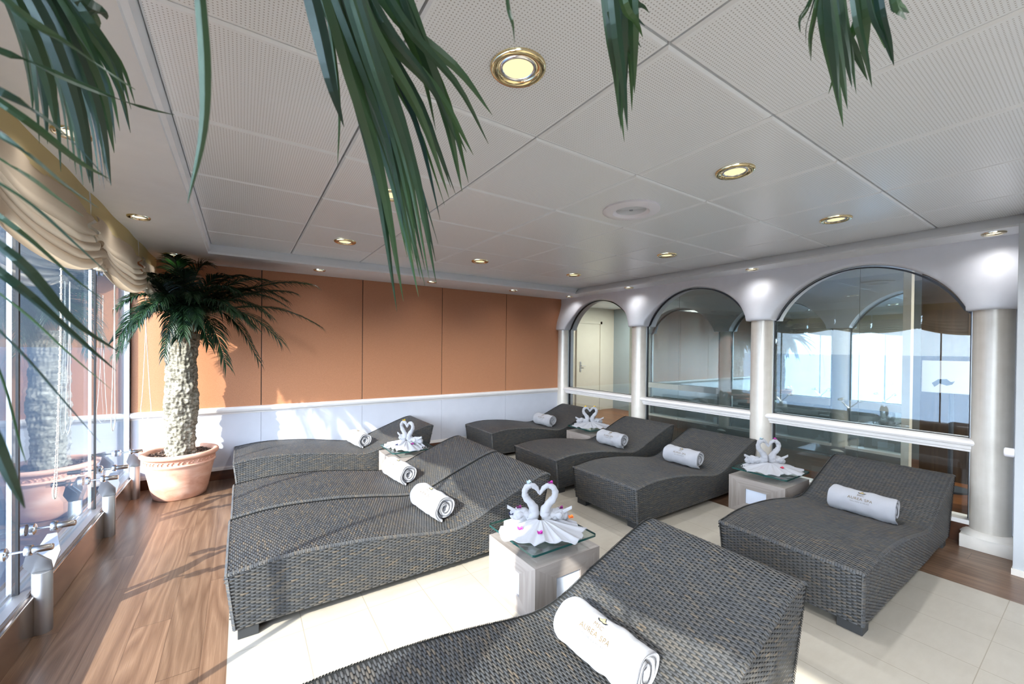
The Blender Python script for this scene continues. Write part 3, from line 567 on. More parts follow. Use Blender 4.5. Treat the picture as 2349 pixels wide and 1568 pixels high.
# spider fittings
def spider(y, up=True, single=False):
    t = empty('glass_bracket', (-.83, y, 0 if up else 2.30))
    s = 1 if up else -1
    H_ = .305 if up else .12
    b = MB(); b.lathe([(.037, 0), (.037, H_ - .004), (.034, H_)] if up else [(.037, -H_), (.037, 0)], 32); b.build('post', 'steel', t, smooth=True, angle=40)
    for sg in ((-1, 1) if not single else (-1,)):
        P0 = Vector((0, 0, H_ * s)); P1 = Vector((0, sg * .150, (H_ + .160) * s))
        d = (P1 - P0).normalized(); nn = Vector((1, 0, 0)).cross(d).normalized() * .004
        w = [(0, -.02), (.038, 0.0), (.048, .09), (.018, .19)]
        vs = []
        for k in (-1, 1):
            for sgn in (1, -1):
                for (wx, tt) in (w if sgn == 1 else w[::-1]):
                    vs.append(P0 + d * (tt if tt > 0 else 0) - Vector((0, 0, .01 * s if tt < 0 else 0)) + Vector((wx * sgn, 0, 0)) + nn * k)
        n8 = len(w) * 2
        fs = [tuple(range(n8)), tuple(range(n8, 2 * n8))[::-1]] + [(i, (i + 1) % n8, n8 + (i + 1) % n8, n8 + i) for i in range(n8)]
        b = MB(); b.add(vs, fs); b.build('arm', 'steel', t)
        c = P1 + d * .012
        b = MB(); b.lathe([(.013, -.011), (.024, -.011), (.025, -.004), (.025, .004), (.024, .011), (.013, .011)], 28, c=c, axis='x', closed=True)
        b.lathe([(.016, 0), (.0165, .010), (.0155, .075), (.013, .080), (.0, .081)], 24, c=(c.x, c.y, c.z), axis='x', cap=False)
        b.lathe([(.006, -.08), (.006, 0)], 12, c=c, axis='x'); b.build('eye_bolt', 'chrome', t, smooth=True, angle=40)
        b = MB(); b.lathe([(.0, -.064), (.02, -.066), (.029, -.072), (.029, -.0855), (.0, -.0855)], 28, c=c, axis='x', cap=False)
        b.lathe([(.029, -.101), (.029, -.125), (.0, -.127)], 28, c=c, axis='x', cap=False); b.build('glass_disc', 'chrome', t, smooth=True, angle=40)
    return t
sl = ['nearest steel glass bracket post at the lower left by the window', 'steel glass bracket post between the nearest bracket and the palm pot', 'steel glass bracket post beside the terracotta pot', 'steel glass bracket post']
for y, l, sg in ((3.0, sl[0], False), (4.235, sl[1], False), (5.13, sl[2], True)):
    tag(spider(y, True, sg), l, 'bracket', 'steel brackets on the floor holding the glass')
for y, l in ((3.02, 'overhead steel glass bracket half behind the blind near the left edge'), (4.27, 'overhead steel glass bracket behind the second blind toward the palm')):
    tag(spider(y, False), l, 'bracket', 'steel brackets overhead holding the glass')

# blinds
def blind(y0, y1, zb, seed, label):
    rnd = random.Random(seed)
    t = empty('roman_blind', (-.71, y0, ZS)); tag(t, label, 'blind', 'festoon blinds above the windows'); L = y1 - y0
    b = MB(); ny = 46
    rows = [[(0 + .004 * math.sin(y * 9 + z_ * 20), y, -z_) for y in [L * k / ny for k in range(ny + 1)]] for z_ in (0, .02, .05, .09, .13)]
    b.grid(rows); b.build('top_band', 'curtain_sheer', t, smooth=True)
    b = MB(); NT = 90; drop = (ZS - .12) - zb
    rows = []
    ph = [rnd.uniform(-.5, .5) for _ in range(4)]
    for i in range(NT + 1):
        q = i / NT; row = []
        for k in range(ny + 1):
            s = k / ny; e = abs(2 * s - 1)
            sag = (1 - e ** 2.2)
            # lower part is gathered into deep folds
            g = max(0, (q - .25) / .75)
            zz = -.12 - drop * (q ** .8) * (.80 + .26 * sag)
            fold = math.sin(2 * PI * (4.6 * g ** 1.15) + 1.6 * (1 - sag) + ph[0]) 
            amp = .034 * min(1, g * 2.2) * (1.0 - .35 * e)
            x = .012 + amp * fold + .03 * g + .012 * math.sin(s * 11 + ph[1] + q * 3) * (1 - g)
            zz += .022 * math.cos(2 * PI * (4.6 * g ** 1.15) + 1.6 * (1 - sag) + ph[0]) * min(1, g * 2)
            pinch = math.exp(-((1 - e) / .035) ** 2)
            x += pinch * .018 * math.sin(q * 26)
            row.append((x, s * L, zz))
        rows.append(row)
    b.grid(rows); b.build('folds', 'curtain_cloth', t, smooth=True)
    # ruffled tails where two blinds meet
    b = MB(); rows = []
    for i in range(12):
        q = i / 11; rows.append([(.03 + .02 * math.sin(k * .9) * (.3 + q), -.02 + .15 * k / 40 - .02, -(ZS - zb) + .10 - .075 * q - .012 * math.sin(k * .45)) for k in range(41)])
    b.grid(rows); b.build('ruffle', 'curtain_cloth', t, smooth=True)
    return t
blind(4.50, 5.33, 1.90, 1, 'beige festoon blind in the corner behind the palm crown')
blind(3.22, 4.49, 1.86, 2, 'beige festoon blind between the palm and the gathered joint')
blind(1.96, 3.21, 1.84, 3, 'beige festoon blind at upper left nearest to the hanging leaves')
blind(.70, 1.95, 1.78, 4, 'beige festoon blind beyond the left edge'); blind(-.56, .69, 1.78, 5, 'beige festoon blind far behind the left edge')  # out-of-view blinds, hung lower for the shade they cast
# cords
def cord(name, pts, r, label, beads=False):
    b = MB(); P = bez(pts, 120)
    if beads:
        for i in range(0, 119):
            p = P[i]; b.lathe([(0, -.0035), (.0035, -.002), (.0042, 0), (.0035, .002), (0, .0035)], 6, c=p, cap=False)
    b.tube(P, r * (.5 if beads else 1), 6)
    tag(b.build(name, 'cord_white', smooth=True), label, 'cord')
cord('bead_chain', [(-.75, 2.93, 2.0), (-.75, 2.925, 1.6), (-.75, 2.90, 1.2), (-.75, 2.86, .82), (-.75, 2.835, .74), (-.75, 2.86, .70), (-.75, 2.885, .78), (-.75, 2.915, 1.2), (-.75, 2.94, 1.6), (-.75, 2.94, 2.0)], .003, 'white beaded blind chain hanging by the left window', True)
cord('blind_cord', [(-.80, 4.22, 1.9), (-.80, 4.21, 1.5), (-.80, 4.15, 1.0), (-.80, 4.14, .86), (-.80, 4.19, .80), (-.80, 4.25, .87), (-.80, 4.245, 1.0), (-.80, 4.235, 1.5), (-.80, 4.23, 1.9)], .0028, 'white looped blind cord hanging in front of the window glass left of the palm')
cord('blind_cord', [(-.77, 5.22, 1.9), (-.77, 5.215, 1.55), (-.79, 5.21, 1.0), (-.80, 5.20, .80), (-.77, 5.21, .72), (-.73, 5.22, .80), (-.74, 5.225, 1.0), (-.765, 5.225, 1.55), (-.77, 5.22, 1.9)], .0028, 'white looped blind cord hanging against the orange wall')

# ---- downlights
def downlight(x, y, z, R_, label, group, small=False):
    t = empty('downlight', (x, y, z)); tag(t, label, 'ceiling light', group)
    b = MB(); b.lathe([(R_, -.0), (R_ * .995, -.006), (R_ * .93, -.012), (R_ * .80, -.011), (R_ * .72, -.007), (R_ * .68, -.002)], 48, cap=False); b.build('ring', 'brass' if not small else 'brass_pale', t, smooth=True, angle=60)
    if not small:
        b = MB(); b.lathe([(R_ * .66, -.003), (R_ * .62, -.008), (R_ * .58, -.0085), (R_ * .54, -.003)], 40, cap=False); b.build('inner_reflector', 'chrome', t, smooth=True)
    b = MB(); b.lathe([(0, -.0045), (R_ * .66, -.0015)], 32, cap=False); b.build('lens', 'lamp_glow' if not small else 'lamp_glow_small', t)
    ld = bpy.data.lights.new('downlight_lamp', 'SPOT'); ld.energy = LAMP_S if small else LAMP_B; ld.color = (1, .97, .95) if small else (.92, .96, 1.)
    ld.spot_size = math.radians(150 if small else 160); ld.spot_blend = 1. if small else .6; ld.shadow_soft_size = .03
    lo = bpy.data.objects.new('downlight_lamp', ld); COL.objects.link(lo); lo.location = (0, 0, -.016); lo.parent = t
LAMP_B, LAMP_S = 14, 1.5
bl = {(0, 0): 'largest brass downlight, lit, nearest above the camera', (1, 0): 'brass downlight to the upper right of the round vent', (2, 0): 'brass downlight in the ceiling nearest the largest arch', (0, 1): 'brass downlight half hidden by the hanging palm leaves',
      (2, 1): 'brass downlight just below and right of the round vent', (0, 2): 'brass downlight in the tiles nearest the potted palm', (1, 2): 'brass downlight below the hanging leaf bunch near the orange wall', (2, 2): 'furthest brass downlight by the corner of the tiled ceiling'}
for (i, j), l in bl.items(): downlight((.77, 2.155, 3.52)[i], (1.135, 2.515, 3.875)[j], ZC, .094, l, 'brass downlights in the ceiling tiles')
for i in (0, 1, 2):  # unseen downlights added as fill, carrying on the ceiling grid
    for j in (-.24,): downlight((.77, 2.155, 3.52)[i], j - .02, ZC, .094, 'unseen brass downlight added behind the camera', 'unseen brass downlights added behind the camera')
sm = [(-.573, 3.634, 'small recessed light in the white soffit above the blinds, fully visible'), (-.573, 2.352, 'small recessed light in the left soffit behind hanging leaves'), (-.549, 4.95, 'small recessed light in the soffit above the potted palm'), (-.573, 1.07, 'small recessed light in the left soffit beyond the frame'),
      (.72, 4.96, 'leftmost small recessed light above the orange wall'), (2.05, 4.96, 'small recessed light above the orange wall behind leaf tips'), (3.32, 4.96, 'small recessed light above the right part of the orange wall'), (4.45, 4.99, 'small recessed light in the soffit corner above the first column'),
      (4.43, 3.76, 'small recessed light above the second column'), (4.43, 2.14, 'small recessed light above the column right of the middle arch'), (4.43, .505, 'small recessed light above the big right column')]
for x, y, l in sm: downlight(x, y, ZS, .062, l, 'small recessed lights in the soffit', True)
# vent
t = empty('ceiling_vent', (2.182, 1.84, ZC)); tag(t, 'round white ceiling vent with ribbed centre', 'vent')
b = MB(); b.lathe([(.185, 0), (.187, -.012), (.18, -.018), (.12, -.022), (.112, -.012), (.108, -.006), (.10, -.004)], 64, cap=False); b.build('flange', 'white_plastic', t, smooth=True, angle=40)
b = MB(); pr = []
for k in range(14):
    r = .10 - k * .0068; pr += [(r, -.006), (r - .0036, -.006), (r - .0036, -.0), (r - .0066, -.0)]
b.lathe(pr, 48, cap=False); b.build('grille', 'soffit_white', t)
b = MB(); b.lathe([(.012, 0), (.012, -.009), (.0, -.011)], 20, cap=False); b.build('screw', 'brushed', t)
# handrail stub on the end wall, gives no light
t = empty('handrail_stub', (4.25, .41, 0)); tag(t, 'small white cylindrical wall fitting beside the big column', 'wall fitting')
b = MB(); b.lathe([(.03, -.034), (.03, .008), (.026, .012), (0, .012)], 24, c=(.0, .0, .79), axis='y', cap=False); b.build('barrel', 'white_plastic', t, smooth=True, angle=40)
# ------------------------------------------------------------------ wicker loungers
PX = [(0, .343), (.06, .351), (.18, .366), (.30, .371), (.42, .368), (.64, .352), (.85, .324), (1.0, .299), (1.12, .280), (1.20, .275), (1.28, .284), (1.38, .314), (1.52, .372), (1.68, .432), (1.80, .476), (1.88, .502), (1.94, .515), (1.975, .515), (2.0, .503)]
_tx = np.array([p[0] for p in PX]); _tz = np.array([p[1] for p in PX])
def prof_curve():
    P = bez([(x, 0, z) for x, z in PX], 600)
    return np.array([[p.x, p.z] for p in P])
TOPC = prof_curve()
def topz(x): return float(np.interp(x, TOPC[:, 0], TOPC[:, 1]))
WD, ZB = .745, .052
HP, RP, PL, PW = .022, .0089, .0345, .0087
def pills(org, U, V, Nn, u_list, v_list, mask=None, h=.005):
    """weave floats: org(u,v) point function, returns verts, faces; float runs along u"""
def lounger_mesh():
    V_, F_, Mi = [], [], []
    off = 0
    # --- surface parameterisation: list of patches (func(u,v)->(p,n,du,dv)), float direction = u
    allv = []; allf = []
    nl, nw = 5, 3
    su = np.linspace(-1, 1, nl); sv = np.linspace(-1, 1, nw)
    SU, SV = np.meshgrid(su, sv, indexing='ij')
    hgt = (1 - .85 * np.abs(SU) ** 2.6) * (1 - .60 * SV ** 2)
    base_f = np.array([(i * nw + k, i * nw + k + 1, (i + 1) * nw + k + 1, (i + 1) * nw + k) for i in range(nl - 1) for k in range(nw - 1)])
    def emit(p, du, dv, n, L=PL, Wd=PW, h=.0052):
        """p: (K,3) centres ; du,dv,n: (K,3) unit vectors"""
        nonlocal off
        K = len(p)
        jit = 1 + np.random.uniform(-.06, .06, K)
        lift = np.random.uniform(-.0006, .0006, K)
        pts = p[:, None, None, :] + du[:, None, None, :] * (SU * L / 2)[None, :, :, None] * jit[:, None, None, None] + dv[:, None, None, :] * (SV * Wd / 2 * (1 - .18 * np.abs(SU) ** 2))[None, :, :, None] \
              + n[:, None, None, :] * ((hgt * h - .0016)[None, :, :, None] + lift[:, None, None, None])
        allv.append(pts.reshape(-1, 3))
        f = (base_f[None] + (np.arange(K) * nl * nw)[:, None, None] + off).reshape(-1, 4)
        allf.append(f); off += K * nl * nw
    # arc length along the top
    seg = np.hypot(np.diff(TOPC[:, 0]), np.diff(TOPC[:, 1])); S = np.concatenate([[0], np.cumsum(seg)])
    nr = int(S[-1] / RP)
    for i in range(nr):
        s = (i + .5) * S[-1] / nr
        x = np.interp(s, S, TOPC[:, 0]); z = np.interp(s, S, TOPC[:, 1])
        e = .004; x2 = np.interp(s + e, S, TOPC[:, 0]); z2 = np.interp(s + e, S, TOPC[:, 1]); x1 = np.interp(s - e, S, TOPC[:, 0]); z1 = np.interp(s - e, S, TOPC[:, 1])
        t = np.array([x2 - x1, 0, z2 - z1]); t /= np.linalg.norm(t); n = np.array([-t[2], 0, t[0]])
        ys = np.arange(HP * (.5 + (i % 2)), WD, 2 * HP)
        ys = ys[(ys > .008) & (ys < WD - .008)]
        K = len(ys); p = np.stack([np.full(K, x), ys, np.full(K, z)], 1)
        emit(p, np.tile([0., 1, 0], (K, 1)), np.tile(t, (K, 1)), np.tile(n, (K, 1)))
    ins = .014
    # long sides: floats horizontal, columns fixed in x ; rows from the bottom up
    for sgn, yy in ((-1, 0.), (1, WD)):
        nrow = int(.47 / RP)
        for i in range(nrow):
            z = ZB + .006 + i * RP
            xs = np.arange(HP * (.5 + (i % 2)), 2.0, 2 * HP)
            fx0 = .035 * (1 - (z - ZB) / .29); fx1 = 2.0 - .10 * max(0, 1 - (z - ZB) / .45)
            tz = np.interp(xs, TOPC[:, 0], TOPC[:, 1])
            k = (tz - .006 > z) & (xs > fx0 + .006) & (xs < fx1 - .006)
            xs = xs[k]; tz = tz[k]
            if not len(xs): continue
            fr = np.clip((tz - z) / .3, 0, 1); y = yy - sgn * ins * fr
            K = len(xs); p = np.stack([xs, y, np.full(K, z)], 1)
            emit(p, np.tile([1., 0, 0], (K, 1)), np.tile([0, 0, 1.], (K, 1)), np.tile([0, float(sgn), 0], (K, 1)))
        # wrapped edge strands along the crest
        ns = int(S[-1] / .0098)
        ss = (np.arange(ns) + .5) * S[-1] / ns
        x = np.interp(ss, S, TOPC[:, 0]); z = np.interp(ss, S, TOPC[:, 1])
        p = np.stack([x, np.full(ns, yy - sgn * .001), z - .001], 1)
        dv = np.tile([1., 0, 0], (ns, 1)); du = np.tile(np.array([0, sgn * .7, -.7]), (ns, 1)); n = np.tile(np.array([0, sgn * .7, .7]), (ns, 1))
        emit(p, du, dv, n, L=.019, Wd=.0092, h=.0036)
    # ends
    for sgn in (-1, 1):
        ztop = .343 if sgn < 0 else .503
        nrow = int((ztop - ZB) / RP)
        for i in range(nrow):
            z = ZB + .006 + i * RP; f = 1 - (z - ZB) / (ztop - ZB)
            x = .035 * f if sgn < 0 else 2.0 - .10 * f
            ys = np.arange(HP * (.5 + (i % 2)), WD, 2 * HP); ys = ys[(ys > .02) & (ys < WD - .02)]
            K = len(ys); p = np.stack([np.full(K, x), ys, np.full(K, z)], 1)
            emit(p, np.tile([0., 1, 0], (K, 1)), np.tile([0, 0, 1.], (K, 1)), np.tile([float(sgn), 0, 0], (K, 1)))
            if i % 1 == 0:
                for sy, yy in ((-1, 0.), (1, WD)):
                    emit(np.array([[x, yy - sy * ins * f * .8 - sy * .003, z]]), np.array([[.7 * -sgn, .7 * sy, 0]]) * 1., np.array([[0, 0, 1.]]), np.array([[sgn * .7, sy * .7, 0]]), L=.020, h=.004)
        ny = int(WD / .0125)
        ys = (np.arange(ny) + .5) * WD / ny; x = 0. if sgn < 0 else 2.0
        p = np.stack([np.full(ny, x), ys, np.full(ny, ztop - .002)], 1)
        emit(p, np.tile([sgn * .6, 0, -.8], (ny, 1)), np.tile([0., 1, 0], (ny, 1)), np.tile([sgn * .8, 0, .6], (ny, 1)), L=.020, Wd=.0118, h=.0036)
    nV = off
    # under body
    xs = np.linspace(0, 2, 70); bv = []
    inset = .0025
    for x in xs:
        z = topz(x) - inset
        xx = min(max(x, inset), 2 - inset)
        bv += [(xx, inset, z), (xx, WD - inset, z)]
    body = []
    for k in range(69):
        a = 2 * k + nV; body.append((a, a + 2, a + 3, a + 1))
    # bottoms per side
    nb = nV + len(bv); bot = []
    for x in xs:
        xb = .037 + (1.898 - .037) * x / 2
        bot += [(xb, ins + inset, ZB), (xb, WD - ins - inset, ZB)]
    for k in range(69):
        a = 2 * k + nV; c = 2 * k + nb
        body += [(a, c, c + 2, a + 2), (a + 1, a + 3, c + 3, c + 1), (c, c + 1, c + 3, c + 2)]
    a, c = nV, nb; body += [(a, a + 1, c + 1, c)]
    a, c = nV + 138, nb + 138; body += [(a, c, c + 1, a + 1)]
    v = np.concatenate(allv + [np.array(bv), np.array(bot)]); f = np.concatenate(allf + [np.array(body)])
    me = bpy.data.meshes.new('wicker_shell')
    me.vertices.add(len(v)); me.vertices.foreach_set('co', v.astype(np.float32).ravel())
    me.loops.add(len(f) * 4); me.loops.foreach_set('vertex_index', f.astype(np.int32).ravel())
    me.polygons.add(len(f)); me.polygons.foreach_set('loop_start', np.arange(0, len(f) * 4, 4, dtype=np.int32)); me.polygons.foreach_set('loop_total', np.full(len(f), 4, dtype=np.int32))
    mi = np.zeros(len(f), dtype=np.int32); mi[len(f) - len(body):] = 1
    sm = np.ones(len(f), dtype=bool); sm[len(f) - len(body):] = False
    me.materials.append(M['wicker_strand']); me.materials.append(M['wicker_under'])
    me.polygons.foreach_set('material_index', mi); me.polygons.foreach_set('use_smooth', sm)
    me.update(calc_edges=True); me.validate()
    return me
LM = lounger_mesh()
def lounger(x0, y0, label, sx=1., rz=0.):
    t = empty('wicker_lounger', (x0, y0, 0), rz); tag(t, label, 'sun lounger', 'wicker loungers')
    o = bpy.data.objects.new('wicker_shell', LM); COL.objects.link(o); o.parent = t
    for (fx, fy) in ((.05, .02), (.05, WD - .13), (1.76, .02), (1.76, WD - .13)):
        b = MB(); b.box(fx, fx + .09, fy, fy + .11, 0, .056, bev=.003); b.build('foot', 'black_foot', t)
    t.scale = (sx, 1, 1)
    return t
LG = {
 'L0': (-.08, .695, 'wicker lounger closest to the camera, cut off by the bottom edge', 1.0),
 'L1': (-.06, 2.372, 'wicker lounger on the left with its whole long side facing the open tile floor', 1.0),
 'L2': (-.05, 3.150, 'middle wicker lounger of the left group, touching the sunlit one in front of it', 1.0),
 'L3': (-.06, 4.605, 'wicker lounger standing along the orange wall nearest the palm', 1.0),
 'R1': (2.70, 4.500, 'furthest wicker lounger, at the corner of orange wall and arcade', .945),
 'R2': (2.60, 3.085, 'dark wicker lounger in front of the furthest small side table', .957),
 'R3': (2.60, 2.105, 'dark wicker lounger left of the right-hand swan table', .957),
 'R5': (2.585, .690, 'wicker lounger at the right beside the big column', .985)}
for k, (x, y, l, sx) in LG.items(): lounger(x, y, l, sx)

# ------------------------------------------------------------------ rolled towels
TR, TT, TK, TROT = .090, 3.5, .0262, None
def roll_r(frac): return .010 + (TR - .010) * frac ** .9
def roll_noise(r, a, s, seed):
    q = Vector((r * math.cos(a) * 3, s * 1.3, r * math.sin(a) * 3))
    return noise.noise(q * 5 + Vector((seed * 3, 0, 0))) * .009
def outer_r(phi, s, seed):
    """outer surface radius of the roll at direction phi (radians, loose edge at -.62 pi)"""
    d = (-.62 * PI - phi) % (2 * PI)
    r = roll_r(1 - d / (2 * PI * TT)); return r + roll_noise(r, phi, s, seed)
def spiral_towel(name, L=.365, seed=1):
    b = MB(); n = 190; ny = 30
    cen = [(roll_r(i / (n - 1)), 2 * PI * TT * i / (n - 1)) for i in range(n)]
    rot = -PI * .62 - cen[-1][1]
    loop = [(r, a + rot, 1.) for (r, a) in cen] + [(max(.002, r - TK * .88), a + rot, 0.) for (r, a) in cen][::-1]
    for side in (0,):
        rows = []
        for k in range(ny + 1):
            s = k / ny; s = .5 - .5 * math.cos(PI * s) if 0 else s
            row = []; ends = 1 if (k == 0 or k == ny) else (.6 if (k == 1 or k == ny - 1) else .15)
            sg = 1 if s > .5 else -1
            for j, (r, a, o_) in enumerate(loop):
                y = -L / 2 + L * s + sg * ends * (.012 * math.sin(a * .5 + seed) - .022 * (1 - min(1, r / TR)))
                rr = r + roll_noise(r, a, s, seed)
                if k in (0, ny): rr = rr - (.004 if o_ else -.003)
                row.append((rr * math.cos(a), y, rr * math.sin(a)))
            rows.append(row)
        b.grid(rows, closed=True)
        m_ = len(loop); base0 = len(b.v) - (ny + 1) * m_
        for kk, flip in ((0, False), (ny, True)):
            o = base0 + kk * m_
            for j in range(n - 1):
                f = (o + j, o + j + 1, o + m_ - 2 - j, o + m_ - 1 - j)
                b.f.append(f if not flip else f[::-1]); b.m.append(0)
    return b.build(name, 'terry', smooth=True)
def text_mesh(body, size, R_, cx, cz0, mat, parent, name):
    cu = bpy.data.curves.new('t', 'FONT'); cu.body = body; cu.size = size; cu.align_x = 'CENTER'; cu.resolution_u = 3
    cu.offset = .0; cu.space_character = 1.08
    o = bpy.data.objects.new('t', cu); COL.objects.link(o)
    dg = bpy.context.evaluated_depsgraph_get(); me = bpy.data.meshes.new_from_object(o.evaluated_get(dg))
    bpy.data.objects.remove(o)
    bm = bmesh.new(); bm.from_mesh(me)
    bmesh.ops.triangulate(bm, faces=bm.faces)
    bmesh.ops.subdivide_edges(bm, edges=[e for e in bm.edges if e.calc_length() > .01], cuts=2)
    wrap(bm, R_, cx, cz0); bm.to_mesh(me); bm.free()
    me.materials.clear(); me.materials.append(M[mat]); me.name = name
    ob = bpy.data.objects.new(name, me); COL.objects.link(ob); ob.parent = parent; return ob
def wrap(bm, R_, cy, arc0):
    # text x -> -y along the roll, text y -> arc from the reading side toward the top
    for v in bm.verts:
        a = arc0 + v.co.y / R_; phi = PI - a
        y = cy - v.co.x
        rr = outer_r(phi, (y + .1825) / .365, CUR_SEED) + .0032 + v.co.z
        v.co = (rr * math.cos(phi), y, rr * math.sin(phi))
def poly_wrap(pts, R_, cy, arc0, mat, parent, name, dz=.0):
    bm = bmesh.new(); vs = [bm.verts.new((x, y, dz)) for x, y in pts]; f = bm.faces.new(vs)
    bmesh.ops.triangulate(bm, faces=bm.faces); wrap(bm, R_, cy, arc0)
    me = bpy.data.meshes.new(name); bm.to_mesh(me); bm.free(); me.materials.append(M[mat])
    o = bpy.data.objects.new(name, me); COL.objects.link(o); o.parent = parent; return o
def make_towel(seed, arc):
    t = empty('rolled_towel'); tag(t, 'x', 'towel', 'rolled towels on the loungers')
    o = spiral_towel('towel_roll', seed=seed); o.parent = t
    global CUR_SEED
    CUR_SEED = seed; RR = .085
    text_mesh('MSC', .021, RR, 0, arc + .02, 'thread_gold', t, 'embroidered_text')
    text_mesh('AUREA SPA', .026, RR, 0, arc - .33, 'thread_gold', t, 'embroidered_text')
    text_mesh('WELLNESS & RELAX', .0115, RR, 0, arc - .53, 'thread_grey', t, 'embroidered_text')
    wing = [(-.030, .020), (-.018, .017), (-.010, .024), (-.006, .034), (0, .042), (.006, .034), (.010, .024), (.018, .017), (.030, .020), (.022, .008), (.010, .004), (0, .007), (-.010, .004), (-.022, .008)]
    poly_wrap([(x * .8, (y - .002) * .75) for x, y in wing], RR, 0, arc + .27, 'thread_black', t, 'embroidered_emblem', .0002)
    poly_wrap([(x * .55, (y + .004) * .55 + .001) for x, y in wing], RR, 0, arc + .27, 'thread_pale', t, 'embroidered_emblem', .0008)
    return t
TW = {'L0': (1.125, 1.045, .04, 'rolled white spa towel nearest the camera, at the bottom edge'),
      'L1': (1.135, 2.70, .10, 'rolled white spa towel half in sun on the left lounger with its long side exposed'),
      'L2': (1.17, 3.53, .12, 'rolled white spa towel, middle one of the three sunlit towels at left'),
      'L3': (1.17, 5.02, .16, 'rolled white spa towel on the lounger along the orange wall nearest the palm'),
      'R1': (3.87, 4.87, .05, 'rolled white spa towel on the furthest lounger in the corner'),
      'R2': (3.77, 3.42, .03, 'rolled white spa towel just right of the furthest swan table'),
      'R3': (3.78, 2.47, .0, 'rolled white spa towel just left of the right-hand swan table'),
      'R5': (3.73, 1.01, -.04, 'rolled white spa towel on the right lounger, lettering fully readable')}
variants = [make_towel(3, 1.02), make_towel(9, .72)]
used = set()
for i, (k, (x, y, rz, l)) in enumerate(TW.items()):
    v = variants[1 if k in ('R5', 'R3', 'R2', 'R1') else 0]
    if id(v) in used: t = copy_tree(v)
    else: t = v; used.add(id(v))
    lx, ly, _, sx = LG[k]
    z = topz((x - lx) / sx) + .082
    t.location = (x, y, z + .004); t.rotation_euler = (0, 0, rz); t['label'] = l

# ------------------------------------------------------------------ side tables
def side_table(x0, y0, label, s=.465, hgt=.31):
    t = empty('side_table', (x0, y0, 0)); tag(t, label, 'side table', 'square oak side tables')
    b = MB(); f = .115; f2 = .145
    def face(o, U, V, w, h, ax_u, ax_v, hole=True):
        o, U, V = Vector(o), Vector(U), Vector(V); nn = U.cross(V)
        fu, fv = (f2, .09)
        P = lambda a, c, d=0: o + U * a + V * c - nn * d
        A = [P(0, 0), P(w, 0), P(w, h), P(0, h)]; I = [P(fu, fv), P(w - fu, fv), P(w - fu, h - fv), P(fu, h - fv)]
        b.add([A[0], A[1], I[1], I[0]], [(0, 1, 2, 3)], ax_u); b.add([A[2], A[3], I[3], I[2]], [(0, 1, 2, 3)], ax_u)
        b.add([A[1], A[2], I[2], I[1]], [(0, 1, 2, 3)], ax_v); b.add([A[3], A[0], I[0], I[3]], [(0, 1, 2, 3)], ax_v)
        D = [P(fu, fv, .014), P(w - fu, fv, .014), P(w - fu, h - fv, .014), P(fu, h - fv, .014)]
        for k in range(4): b.add([I[k], I[(k + 1) % 4], D[(k + 1) % 4], D[k]], [(0, 1, 2, 3)], 4)
        b.add(D, [(0, 1, 2, 3)], 3)
    face((0, 0, 0), (1, 0, 0), (0, 0, 1), s, hgt, 0, 2); face((s, 0, 0), (0, 1, 0), (0, 0, 1), s, hgt, 1, 2)
    face((s, s, 0), (-1, 0, 0), (0, 0, 1), s, hgt, 0, 2); face((0, s, 0), (0, -1, 0), (0, 0, 1), s, hgt, 1, 2)
    # mitred top
    g = .11; A = [(0, 0), (s, 0), (s, s), (0, s)]; I = [(g, g), (s - g, g), (s - g, s - g), (g, s - g)]
    for k in range(4):
        a, c = A[k], A[(k + 1) % 4]; d, e = I[(k + 1) % 4], I[k]
        b.add([(a[0], a[1], hgt), (c[0], c[1], hgt), (d[0], d[1], hgt), (e[0], e[1], hgt)], [(0, 1, 2, 3)], k % 2)
    b.add([(p[0], p[1], hgt) for p in I], [(0, 1, 2, 3)], 0)
    b.add([(0, 0, 0), (s, 0, 0), (s, s, 0), (0, s, 0)], [(3, 2, 1, 0)], 0)
    o = b.build('oak_body', ['oak_x', 'oak_y', 'oak_z', 'inset_panel', 'oak_z'], t)
    return t
def glass_tray(cx, cy, label, s=.46):
    t = empty('glass_tray', (cx, cy, .31)); tag(t, label, 'tray', 'glass trays on the side tables')
    h = s / 2
    b = MB(); r = .02
    pts = []
    for (qx, qy, a0) in ((h - r, h - r, 0), (-h + r, h - r, 90), (-h + r, -h + r, 180), (h - r, -h + r, 270)):
        for k in range(7): a = math.radians(a0 + 15 * k); pts.append((qx + r * math.cos(a), qy + r * math.sin(a)))
    n = len(pts); z0, z1 = .058, .070
    b.add([(x, y, z0) for x, y in pts] + [(x, y, z1) for x, y in pts], [tuple(range(n))[::-1], tuple(range(n, 2 * n))], 0)
    b.add([(x, y, z0) for x, y in pts] + [(x, y, z1) for x, y in pts], [(i, (i + 1) % n, n + (i + 1) % n, n + i) for i in range(n)], 1)
    b.build('plate', ['plate_glass', 'glass_edge'], t)
    b = MB(); b.box(-.11, .11, -.006, .006, 0.002, .057); b.box(-.006, .006, -.11, .11, 0.002, .057); b.build('foot', 'plate_glass', t)
    return t
